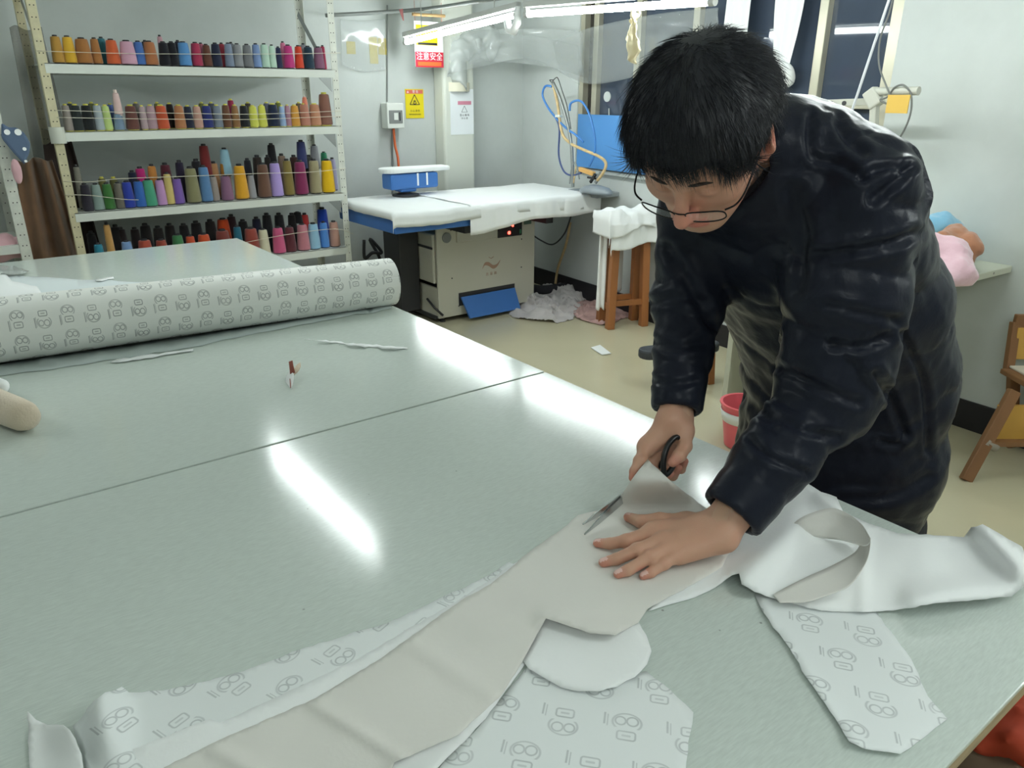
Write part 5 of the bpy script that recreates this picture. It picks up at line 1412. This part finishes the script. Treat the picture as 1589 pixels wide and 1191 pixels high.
# pipe that carries the lamps
pa, pb = ob(505, 24, .08), on(1000, -12, 0, 2.78)
pipe = MB().tube(spline([pa, on(660, 14, 1, 4.6), on(830, 0, 0, 2.74)+np.array([0, 0, .03]), pb], 6), .012, 10).build('lamp_pipe', M_galv, smooth=True)
tag(pipe, 'thin grey pipe from the back wall carrying the tube lamps', 'pipe')
MB().tube([on(622, 14, 1, 4.72), on(626, 32, 1, 4.72)], [.014, .004], 8).build('knot', mat('red_knot', (190, 120, 120), .8), pipe)
# cloth hung on the lamp
hc0 = on(983, 18, 0, 2.735)
mb = drape(.105, .21, 1.5, .022, .8, .35, 18, 24)
A = np.array(mb.v); A[:, 0] *= 1+.15*np.sin(A[:, 2]*40); A[:, 2] *= 1-.25*(A[:, 0] > .01); n_ = fbm(A*28, 2, 6); A[:, 0] += .022*n_*(A[:, 2] < -.03); A[:, 1] += .015*fbm(A*30, 2, 9); mb.v = [tuple(v) for v in A]
o = mb.build('rag', mat('cream_rag', (238, 226, 190), .85), smooth=True, solid=.004); o.location = Vector(hc0); o.rotation_euler = (0, 0, PI/2-.2)
tag(o, 'cream rag knotted over the tube lamp in front of the window', 'rag')
pc = on(795, 30, 0, 2.74)
o = MB().tube([pc+np.array(p) for p in ((0, .05, .0), (0, .03, -.05), (0, -.01, -.06), (0, -.045, -.02), (0, -.05, .06))], [.02, .022, .024, .022, .014], 12).build('white_ribbon', M_cloth, smooth=True)
tag(o, 'white ribbon looped round the joint between the two tube lamps', 'ribbon')
# spare tubes on hooks behind the lamp
tag(MB().tube([on(640, 22, 1, YB-.172), on(690, 25, 1, YB-.172)], .010, 8).build('wooden_stick', mat('stick_wood', (206, 170, 120), .6)), 'thin wooden stick the safety sign hangs from', 'stick')
# ------------------------------------------------------------------ iron rig by the window
M_hose = mat('blue_hose', (70, 132, 204), .35); M_tan = mat('tan_tape', (214, 186, 136), .6, var=.2, vscale=30)
def wl(x, y, b): return RO+RU*onw(x, y, b)[0]+RN*b+np.array([0, 0, onw(x, y, b)[2]])
RB = .22
rig = empty('iron_stand', wl(890, 288, RB), 0, 'iron hanging stand with blue hoses and taped tan tubing at the ironing table', 'iron stand')
rg = np.array(rig.location)
def rt(name, pts, r, m, b=RB, n=8): return MB().tube([p-rg for p in spline([wl(x, y, b+(d or 0)) for x, y, d in [(q+(0,))[:3] for q in pts]], 7)], r, n).build(name, m, rig, smooth=True)
rt('pole', [(889, 290), (887, 230), (880, 190), (868, 150), (858, 128)], .011, M_galv)
rt('tan_tube', [(858, 130), (865, 160), (872, 205), (885, 222), (905, 232), (930, 243), (940, 253), (937, 266), (927, 280)], .010, M_tan)
rt('blue_hose', [(856, 134), (846, 134), (842, 148), (850, 166), (862, 182), (880, 200), (892, 208), (905, 220)], .0075, M_hose)
rt('blue_hose', [(862, 182), (868, 200), (867, 240), (874, 264), (886, 272), (902, 268)], .0065, mat('blue_hose_dark', (66, 82, 130), .35))
rt('blue_hose', [(884, 172), (886, 160), (898, 156), (908, 164), (917, 185), (923, 215), (922, 240), (914, 258)], .0075, M_hose)
rt('wire', [(856, 128), (862, 121), (866, 122), (872, 140), (880, 165), (886, 200)], .003, M_dark)
rt('wire', [(855, 127), (853, 124), (858, 124)], .003, M_dark)
rt('steel_leg', [(884, 285), (887, 262), (893, 252), (899, 278)], .005, M_galv)
rt('steel_leg', [(890, 284), (894, 258)], .005, M_tan)
MB().box(wl(867, 180, RB)-rg, (.03, .05, .018)).build('white_clip', M_white, rig, bevel=.004)
ih = empty('steam_iron', wl(918, 285, RB), 0, 'steam iron with an orange handle and black lever resting by the window', 'iron')
ih0 = np.array(ih.location)
MB().bar(wl(900, 262, RB)-ih0, wl(922, 270, RB)-ih0, .03, .03).build('handle', mat('iron_handle', (222, 172, 100), .5), ih, bevel=.006)
MB().bar(wl(924, 270, RB+.01)-ih0, wl(916, 283, RB+.01)-ih0, .014, .02).build('lever', M_black, ih, bevel=.003)
MB().bar(wl(912, 275, RB+.012)-ih0, wl(924, 277, RB+.012)-ih0, .012, .012).build('lever', M_black, ih)
MB().bar(wl(924, 284, RB)-ih0, wl(932, 268, RB)-ih0, .01, .02).build('steel_strut', M_galv, ih)
MB().lathe([(0, 0), (.10, 0), (.105, .02), (.08, .045), (.03, .06), (0, .06)], 20).xf(Matrix.Translation(Vector(wl(925, 300, RB)-ih0)) @ Matrix.Diagonal((.7, 1.4, .9, 1))).build('sole_body', mat('iron_grey', (138, 146, 152), .45), ih, smooth=True)
# shelf bracket under the iron at the window ledge
tag(MB().boxm((3.78, 0, .80), (4.10, .20, .83)).xf(RW).build('iron_rest', mat('rest_grey', (150, 156, 158), .5), bevel=.004), 'grey rest plate under the steam iron by the window', 'rest')
# blue panel leaning in the window
a0, a1 = onw(895, 220, .06)[0], onw(1010, 220, .06)[0]
tag(MB().boxm((a1, .045, .972), (a0, .058, onw(930, 178, .06)[2])).xf(RW).build('blue_board', mat('blue_board', (88, 150, 214), .4), bevel=.003), 'bright blue board leaning against the window', 'board')
st_ = empty('round_sticker', wl(942, 150, -.05), 0, 'white round disc on a stem on the window glass', 'sticker')
so_ = np.array(st_.location)
MB().lathe([(0, 0), (.034, 0), (.034, .004), (0, .004)], 24).xf(Matrix.Rotation(PI/2, 4, 'Y').to_4x4()).build('disc', mat('disc_white', (206, 212, 208), .5), st_)
MB().bar(wl(945, 168, -.05)-so_, wl(945, 180, -.05)-so_, .006, .004).build('stem', M_white, st_)
# curtains
for (x, yb, wd, lab, knot) in ((1146, 60, .155, 'white gathered curtain strip right of the tube lamp', False), (1224, 118, .15, 'white curtain knotted at its end beside the window post', True)):
    a = onw(x, 20, .03)[0]; zb = onw(x, yb, .03)[2]; zt2 = 2.3
    cu = empty('curtain', rw(a, .03, zt2), 0, lab, 'curtain')
    mb = drape(wd, zt2-zb, 3.0, .016, x*.01, -.2 if knot else 0, 26, 30)
    if knot:
        A = np.array(mb.v); t = -A[:, 2]/(zt2-zb); A[:, 0] *= 1-.55*np.clip((t-.55)/.45, 0, 1)**1.5; mb.v = [tuple(v) for v in A]
    q = mb.build('curtain_cloth', M_cloth, cu, smooth=True, solid=.002); cu.rotation_euler = (0, 0, PI/2-.058)
    if knot:
        k_ = MB().tube(spline([(.02, 0, zb-zt2+.05), (.05, -.02, zb-zt2+.01), (.01, -.035, zb-zt2-.035), (-.045, -.02, zb-zt2-.02), (-.05, .01, zb-zt2+.03), (-.01, .02, zb-zt2+.05)], 5), .024, 12)
        k_.build('knot', M_cloth, cu, smooth=True)
# machine arm in front of the window: rail, clamp, pipe and hanging card
M_arm = mat('machine_cream', (196, 196, 184), .4)
AB = .25
ma = empty('clamp_stand', wl(1365, 150, AB), 0, 'cream metal clamp arm with a slim rod at the window edge', 'clamp arm')
m0 = np.array(ma.location)
def mw(x, y, b=AB): return wl(x, y, b)-m0
MB().bar(mw(1256, 161), mw(1368, 157), .02, .030).build('rail', M_arm, ma, bevel=.003)
for x in (1290, 1310): MB().lathe([(0, -.004), (.010, -.004), (.010, .004), (0, .004)], 12).xf(Matrix.Translation(Vector(mw(x, 160, AB+.012))) @ Matrix.Rotation(PI/2, 4, 'Y')).build('bolt', M_dark, ma)
MB().bar(mw(1350, 140), mw(1362, 165), .05, .06).build('clamp_block', M_arm, ma, bevel=.008)
MB().tube([mw(1357, 142), mw(1426, 141)], .018, 14).build('pipe', M_arm, ma, angle=40)
MB().bar(mw(1358, 150), mw(1356, 195), .03, .035).build('upright', M_arm, ma, bevel=.003)
MB().tube([mw(1322, 172, AB+.03), mw(1376, 10, AB+.03), mw(1390, -30, AB+.03)], .006, 8).build('slim_rod', mat('rod_white', (214, 218, 222), .35), ma)
o = MB().tube([p for p in spline([wl(x, y, AB+.02) for x, y in ((1392, -30), (1380, 20), (1366, 60), (1364, 100), (1376, 135), (1385, 155), (1380, 162), (1366, 155), (1377, 150), (1388, 136), (1402, 132), (1413, 145), (1414, 170), (1405, 198), (1388, 226))], 6)], .004, 8).build('cable', mat('cable_grey', (110, 112, 108), .5), smooth=True)
tag(o, 'thin grey cable looping down past the yellow card', 'cable')
a, b = onw(1379, 147, AB+.03), onw(1408, 176, AB+.03)
o = MB().boxm((b[0], AB+.03, b[2]), (a[0], AB+.034, a[2])).xf(RW).build('yellow_card', mat('card_amber', (222, 182, 84), .6)); tag(o, 'amber yellow card hanging from the clamp arm', 'card')

# ------------------------------------------------------------------ wall bench with clothes
bz_ = .778
c0 = on(1572, 412, 2, bz_); c1 = on(1448, 456, 2, bz_)
aw = (c0-RO)@RU; bwid = max(.35, (c1-RO)@RN)
bn = empty('wall_bench', rw(aw, 0, 0), 0, 'cream bench top fixed along the right wall under the clothes', 'bench')
bn.matrix_world = RW @ Matrix.Translation((aw, 0, 0))
M_bench = mat('bench_laminate', (206, 208, 190), .45, var=.04, vscale=5)
MB().boxm((0, .002, bz_-.03), (.95, bwid, bz_)).build('bench_top', M_bench, bn, bevel=.004)
for a in (.22, .85): MB().boxm((a, .03, 0), (a+.03, bwid-.06, bz_-.03)).build('bench_support', M_bench, bn)
MB().lathe([(0, -.002), (.006, -.002), (.006, 0), (0, 0)], 8).xf(Matrix.Translation((.0, .16, bz_-.014)) @ Matrix.Rotation(-PI/2, 4, 'Y')).build('screw', M_dark, bn)
M_pk = mat('pink_plush', (238, 196, 208), .95, sheen=.6, bump=.25, bscale=60); M_bw = mat('brown_plush', (176, 122, 92), .95, sheen=.4, bump=.2, bscale=80)
M_lb = mat('light_blue_plush', (132, 190, 220), .9, sheen=.5, bump=.2, bscale=80); M_yw = mat('yellow_plush', (240, 212, 84), .9, sheen=.4)
def onb(x, y, z): return on(x, y, 2, bz_+z)
def soft_chain(name, pts, rs_, m, label, seed, amp=.012, vox=.008, flat=bz_+.001, squash=None):
    P_ = [np.asarray(p, float) for p in pts]
    def fn(P): return sd_chain(P, P_, rs_, .04)-amp*fbm(P*16+seed, 3, seed)
    A_ = np.array(P_); lo = A_.min(0)-max(rs_)*1.4; hi = A_.max(0)+max(rs_)*1.4
    V_, F_ = surfnet(fn, lo, hi, vox); V_[:, 2] = np.maximum(V_[:, 2], flat)
    return tag(np_mesh(name, relax(V_, F_, 1), F_, m), label, 'clothing')
soft_chain('pink_garment', [onb(1452, 392, .10), onb(1470, 400, .08), onb(1484, 420, .05), onb(1462, 436, .03)], (.07, .08, .06, .035), M_pk, 'pale pink plush garment in front of the pile on the bench', 2)
soft_chain('brown_garment', [onb(1456, 372, .13), onb(1482, 366, .13), onb(1500, 384, .10), onb(1500, 400, .06)], (.035, .045, .045, .03), M_bw, 'brown plush piece arched over the pink garment', 3)
soft_chain('blue_garment', [onb(1435, 352, .15), onb(1455, 352, .15), onb(1470, 360, .12), onb(1506, 392, .04)], (.05, .05, .05, .03), M_lb, 'light blue plush piece at the back of the pile on the bench', 4)
soft_chain('yellow_garment', [onb(1436, 384, .07), onb(1446, 390, .06), onb(1442, 404, .03)], (.045, .04, .03), M_yw, 'yellow scrap tucked beneath the pink garment', 5)

# ------------------------------------------------------------------ stool draped with white cloths
M_wood = mat('stool_wood', (168, 108, 62), .45, var=.22, vscale=8, stretch=(1, 1, .12))
f1, f2 = on(946, 510, 2, 0), on(998, 505, 2, 0)
sz = .69
stl = empty('wooden_stool', (f1+f2)/2, 0, 'tall brown wooden stool draped with white cloths by the ironing table', 'stool')
so0 = np.array(stl.location); dx_ = f2-f1; wlen = np.linalg.norm(dx_); dx_ /= wlen; dy_ = np.array([-dx_[1], dx_[0], 0])
if dy_[1] < 0: dy_ = -dy_
dep = .15
for a in (0, 1):
    for b in (0, 1):
        ft = f1+dx_*wlen*a+dy_*dep*b-so0; tp2 = ft+np.array([0, 0, sz])+(dx_*(.02 if a == 0 else -.02)+dy_*(.02 if b == 0 else -.02))
        MB().bar(ft, tp2,   .05, .05, dy_).build('leg', M_wood, stl, bevel=.003)
for b in (0, 1): MB().bar(f1+dx_*.02+dy_*dep*b-so0+[0, 0, .17], f2-dx_*.02+dy_*dep*b-so0+[0, 0, .17], .02, .035).build('stretcher', M_wood, stl)
for a in (0, 1): MB().bar(f1+dx_*wlen*a+dy_*.02-so0+[0, 0, .14], f1+dx_*wlen*a+dy_*(dep-.02)-so0+[0, 0, .14], .02, .035).build('stretcher', M_wood, stl)
Mst = Matrix(((dx_[0], dy_[0], 0, f1[0]), (dx_[1], dy_[1], 0, f1[1]), (0, 0, 1, 0), (0, 0, 0, 1)))
MB().boxm((-.03, -.03, sz-.02), (wlen+.03, dep+.03, sz+.012)).xf(Matrix.Translation(-Vector(so0)) @ Mst).build('seat', M_wood, stl, bevel=.004)
def stool_cloth(x0, x1, y0, y1, z, fr_, lf, rt_, seed, label, m=M_cloth, lump=.0):
    mb_ = cover(x0, x1, y0, y1, z, fr_, lf, rt_, seed, 44, 30)
    A = np.array(mb_.v); n_ = fbm(A*9+seed, 2, seed); A[:, 2] += np.where(A[:, 2] > z-.01, lump*(n_+.9), 0); A[:, 1] -= np.where(A[:, 2] < z-.02, .012*(1+fbm(A*np.array([26, 2, 5]), 2, seed)), 0)
    mb_.v = [tuple(p) for p in A]; mb_.xf(Mst)
    return tag(mb_.build('draped_cloth', m, smooth=True, solid=.003), label, 'cloth')
stool_cloth(-.035, wlen+.035, -.034, dep+.034, sz+.016, lambda u: .16+.02*math.sin(u*6), .06, .05, 21, 'white cloth laid over the stool hanging straight in front')
stool_cloth(-.06, wlen+.03, -.055, dep+.04, sz+.040, lambda u: .05+.07*math.sin(u*4+.5)**2, .12, .08, 23, 'crumpled white cloth on top of the draped stool', M_cloth, .045)
stool_cloth(wlen*.05, wlen*.92, dep-.05, dep+.04, sz+.020, .02, .0, .0, 24, 'folded white cloth tucked at the back of the stool')
def hang(x0, x1, y, z0, z1, seed, label, m=M_cloth):
    mb_ = drape(x1-x0, z0-z1, 1.6, .012, seed, .0, 16, 24); mb_.xf(Mst @ Matrix.Translation(((x0+x1)/2, y, z0)))
    return tag(mb_.build('hanging_cloth', m, smooth=True, solid=.003), label, 'cloth')
hang(-.07, -.01, dep*.5, sz-.02, .12, 1.0, 'long white cloth end hanging left of the stool leg')
hang(.05, wlen-.07, dep+.06, sz-.02, .20, 2.0, 'white sheet hanging behind the stool legs', mat('white_sheet', (222, 224, 222), .8))

# ------------------------------------------------------------------ floor bits
M_gc = mat('grey_white_cloth', (206, 200, 198), .85, var=.1, vscale=12); M_pc = mat('dusty_pink_cloth', (196, 160, 154), .85, var=.2, vscale=14)
def floor_cloth(px0, px1, py0, py1, hgt, seed, m, label, n=64):
    rows = []
    for j in range(n+1):
        row_ = []
        for i in range(n+1):
            u, v = i/n, j/n; a = (u-.5)*2; b = (v-.5)*2
            x, y = px0+(px1-px0)*u, py1+(py0-py1)*v
            p = on(x, y, 2, 0); row_.append((p, max(0, 1-(a*a*.9+b*b*.9))))
        rows.append(row_)
    P_ = np.array([p for r_ in rows for p, k in r_]); K = np.array([k for r_ in rows for p, k in r_])
    nz_ = fbm(P_*5+seed, 2, seed); rid = 1-np.abs(fbm(P_*np.array([16, 9, 1])+seed*2, 2, seed+5))
    z_ = .004+hgt*K**.6*(.12+.4*nz_+.75*rid**3); P_[:, 0] += .05*fbm(P_*5+3, 2, seed+1); P_[:, 1] += .05*fbm(P_*5+9, 2, seed+2)
    P_[:, 2] = np.maximum(z_, .003)
    mb_ = MB(); mb_.grid([[tuple(P_[j*(n+1)+i]) for i in range(n+1)] for j in range(n+1)])
    keep = [f for f in mb_.f if np.mean([K[q] for q in f]) > .02+.12*abs(nz_[f[0]])]
    mb_.f = keep
    return tag(mb_.build('floor_cloth', m, smooth=True, solid=.003), label, 'cloth')
floor_cloth(792, 905, 452, 503, .09, 3, M_gc, 'crumpled greyish white cloth on the floor beside the blue pedal')
floor_cloth(893, 972, 456, 504, .07, 8, M_pc, 'crumpled dusty pink cloth on the floor by the stool leg')
floor_cloth(838, 925, 436, 470, .08, 13, M_gc, 'greyish cloth heap behind, against the skirting')
floor_cloth(965, 990, 478, 494, .04, 17, M_pc, 'small pink rag under the stool')
tag(MB().tube(spline([on(822, 447, 2, .05), on(850, 449, 2, .05), on(900, 440, 2, .05)], 6), .035, 12).build('dark_bolster', mat('bolster_dark', (44, 44, 50), .8), smooth=True), 'dark rolled cloth lying against the skirting beside the ironing table', 'cloth roll')
cable_m = mat('cable_black', (58, 58, 60), .5)
tag(MB().tube(spline([wl(886, 335, .1), wl(876, 362, .1), wl(858, 379, .1), wl(838, 372, .1), wl(818, 358, .12)], 7), .006, 8).build('cable', cable_m, smooth=True), 'black cable sagging between ironing table and window wall', 'cable')
tag(MB().tube(spline([wl(885, 345, .03), wl(878, 380, .03), wl(866, 415, .03), wl(862, 440, .05)], 7), .010, 8).build('hose', M_tan, smooth=True), 'tan hose hanging down the window wall under the ironing table', 'hose')
tag(MB().boxm((-.02, 0, -.05), (.02, .03, .05)).xf(Matrix.Translation(Vector(wl(823, 385, .02)))).build('orange_box', mat('orange_plastic', (222, 122, 84), .5), bevel=.006), 'small orange box on the wall beside the ironing table', 'box')
pap = MB(); cn = [on(917, 540, 2, .004), on(934, 551, 2, .004), on(948, 549, 2, .004), on(931, 536, 2, .004)]
pap.v = [tuple(p) for p in cn]; pap.v += [tuple(p+np.array([0, 0, .006])) for p in cn]; pap.f = [(0, 1, 2, 3), (7, 6, 5, 4), (0, 4, 5, 1), (1, 5, 6, 2), (2, 6, 7, 3), (3, 7, 4, 0)]
tag(pap.build('paper_pad', M_paper), 'small folded white paper lying on the floor', 'paper')
# box on the wall behind the shelf post: black strap
o = MB().tube(spline([ob(565, 372, .05), ob(566, 400, .05), ob(578, 392, .07), ob(592, 392, .06), ob(584, 380, .06), ob(574, 372, .06), ob(590, 404, .06), ob(570, 408, .06)], 6), .012, 8).build('black_strap', M_dark, smooth=True)
tag(o, 'tangled black strap hanging on the wall between shelf and ironing table', 'strap')

# ------------------------------------------------------------------ low stool with a dark seat behind the man
s0 = on(1055, 575, 2, 0)
ls = empty('low_stool', s0, 0, 'low wooden stool with a dark rounded seat behind the man', 'stool')
lo_ = np.array(ls.location)
zc_ = .20
pA, pB = on(1007, 546, 2, zc_), on(1100, 535, 2, zc_)
dS = pB-pA; Ls = np.linalg.norm(dS); dS /= Ls; nS = np.array([-dS[1], dS[0], 0])
poly = []
for k in range(9): a = PI/2+PI*k/8; poly.append(pA+(dS*math.cos(a)+nS*math.sin(a))*.055)
for k in range(9): a = -PI/2+PI*k/8; poly.append(pB+(dS*math.cos(a)+nS*math.sin(a))*.055)
MB().prism([(p[0]-lo_[0], p[1]-lo_[1]) for p in poly], zc_-.03, zc_+.02).build('seat', mat('seat_dark', (62, 66, 72), .6), ls, bevel=.012)
for t in (.38, .97):
    for s in (-1, 1):
        p = pA+dS*Ls*t+nS*.04*s-lo_; MB().bar(p*[1, 1, 0]+nS*.02*s, p*[1, 1, 0]+np.array([0, 0, zc_-.03]), .035, .035, nS).build('leg', M_wood, ls)
# pink tub
tb = on(1150, 690, 2, 0)
tub = empty('plastic_tub', tb, 0, 'pink plastic tub with a white paper band on the floor behind the man', 'tub')
M_tub = mat('pink_plastic', (240, 112, 122), .35, sss=.1)
MB().lathe([(0, .004), (.075, .004), (.105, .20), (.112, .20), (.112, .206), (.100, .206), (.072, .012), (0, .012)], 28).build('tub_body', M_tub, tub, angle=40)
MB().lathe([(.0945, .125), (.1045, .175), (.1065, .175), (.0965, .125)], 28).build('white_band', M_paper, tub, smooth=True)

# ------------------------------------------------------------------ wooden chair at the right edge
k0 = on(1498, 745, 2, 0)
ch = empty('wooden_chair', k0, 0, 'brown wooden folding chair with a yellow panel at the right edge', 'chair')
ko = np.array(ch.location)
M_cw = mat('chair_wood', (134, 94, 60), .5, var=.2, vscale=8, stretch=(1, 1, .15)); M_py = mat('yellow_panel', (212, 164, 78), .5, var=.1, vscale=7)
def kd(x, y, d): return atd(x, y, d)-ko
D0 = (k0-CAM_P)@CF
leg_top = kd(1574, 606, D0-.03)
MB().bar(np.zeros(3), leg_top, .045, .03, CF).build('leg', M_cw, ch, bevel=.003)
bk = CR*.30+CF*.28
bk = np.array([bk[0], bk[1], 0])
rgt = np.array([CR[0], CR[1], 0])*.36
dl = leg_top-np.zeros(3)
MB().bar(rgt*1.35, rgt*1.0+np.array([dl[0], dl[1], dl[2]]), .045, .03, CF).build('leg', M_cw, ch, bevel=.003)
bkd = np.array([CF[0], CF[1], 0])*.34+np.array([CR[0], CR[1], 0])*.02
for q in (0, 1):
    ft = rgt*(1.0+.55*q)+bkd*1.0; MB().bar(ft, rgt*(.8+.6*q)+bkd+np.array([0, 0, dl[2]]), .045, .03, CF).build('leg', M_cw, ch, bevel=.003)
seat_c = leg_top+rgt*.80+bkd*.20+np.array([0, 0, .012])
ang = math.atan2(rgt[1], rgt[0])
Rs = Matrix.Rotation(ang, 3, 'Z')
MB().box(seat_c, (.46, .28, .022), Rs).build('seat', M_cw, ch, bevel=.004)
MB().box(seat_c+np.array([0, 0, .015])+bkd*.1, (.38, .24, .012), Rs).build('seat_pad', mat('seat_cloth', (214, 206, 190), .8), ch, bevel=.005)
for q, nm in ((-.19, 'back_post'), (.19, 'back_post')):
    b0 = seat_c+rgt/.36*q+bkd*.5; MB().bar(b0-[0, 0, .02], b0+bkd*.12+[0, 0, .20], .035, .03, CF).build(nm, M_cw, ch, bevel=.003)
MB().box(seat_c+bkd*.56+[0, 0, .11], (.37, .015, .14), Rs).build('back_panel', M_py, ch, bevel=.003)
MB().box(seat_c+bkd*.60+[0, 0, .20], (.40, .022, .07), Rs).build('top_rail', M_cw, ch, bevel=.004)
MB().bar(dl*.42, dl*.42+rgt, .03, .02, (0, 0, 1)).build('stretcher', M_cw, ch)
MB().box(dl*.62+rgt*.5+bkd*.1, (.34, .012, .15), Rs).build('front_panel', M_py, ch, bevel=.002)
MB().tube([dl*.40+rgt*0-[0, 0, .0], dl*.44, dl*.36+rgt*.15], .018, 8).build('tied_rag', mat('rag_grey', (168, 160, 148), .9), ch, smooth=True)

# ------------------------------------------------------------------ things stored under the table
def under(x, y, z): return on(x, y, 2, z)
M_redc = mat('red_orange_cloth', (178, 66, 38), .8, var=.15, vscale=10); M_umb = mat('brown_cloth', (120, 102, 82), .9, var=.25, vscale=9)
blob('cloth_bundle', under(1600, 1130, .52), (.10, .09, .07), M_redc, 'red-orange cloth bundle under the near corner of the table', 'cloth', 31, .25)
blob('cloth_bundle', under(1560, 1185, .45), (.12, .10, .08), M_umb, 'brown cloth bundle below the table corner', 'cloth', 33, .3)
us = empty('under_shelf', (TX1-.35, .45, .34), 0, 'rough wooden shelf board under the near end of the table', 'shelf')
MB().boxm((-.6, -.20, .0), (.30, .45, .02)).build('board', M_legwood, us)
for x in (-.55, .25): MB().boxm((x, -.1, -.34), (x+.03, -.06, 0)).build('support', M_legwood, us)
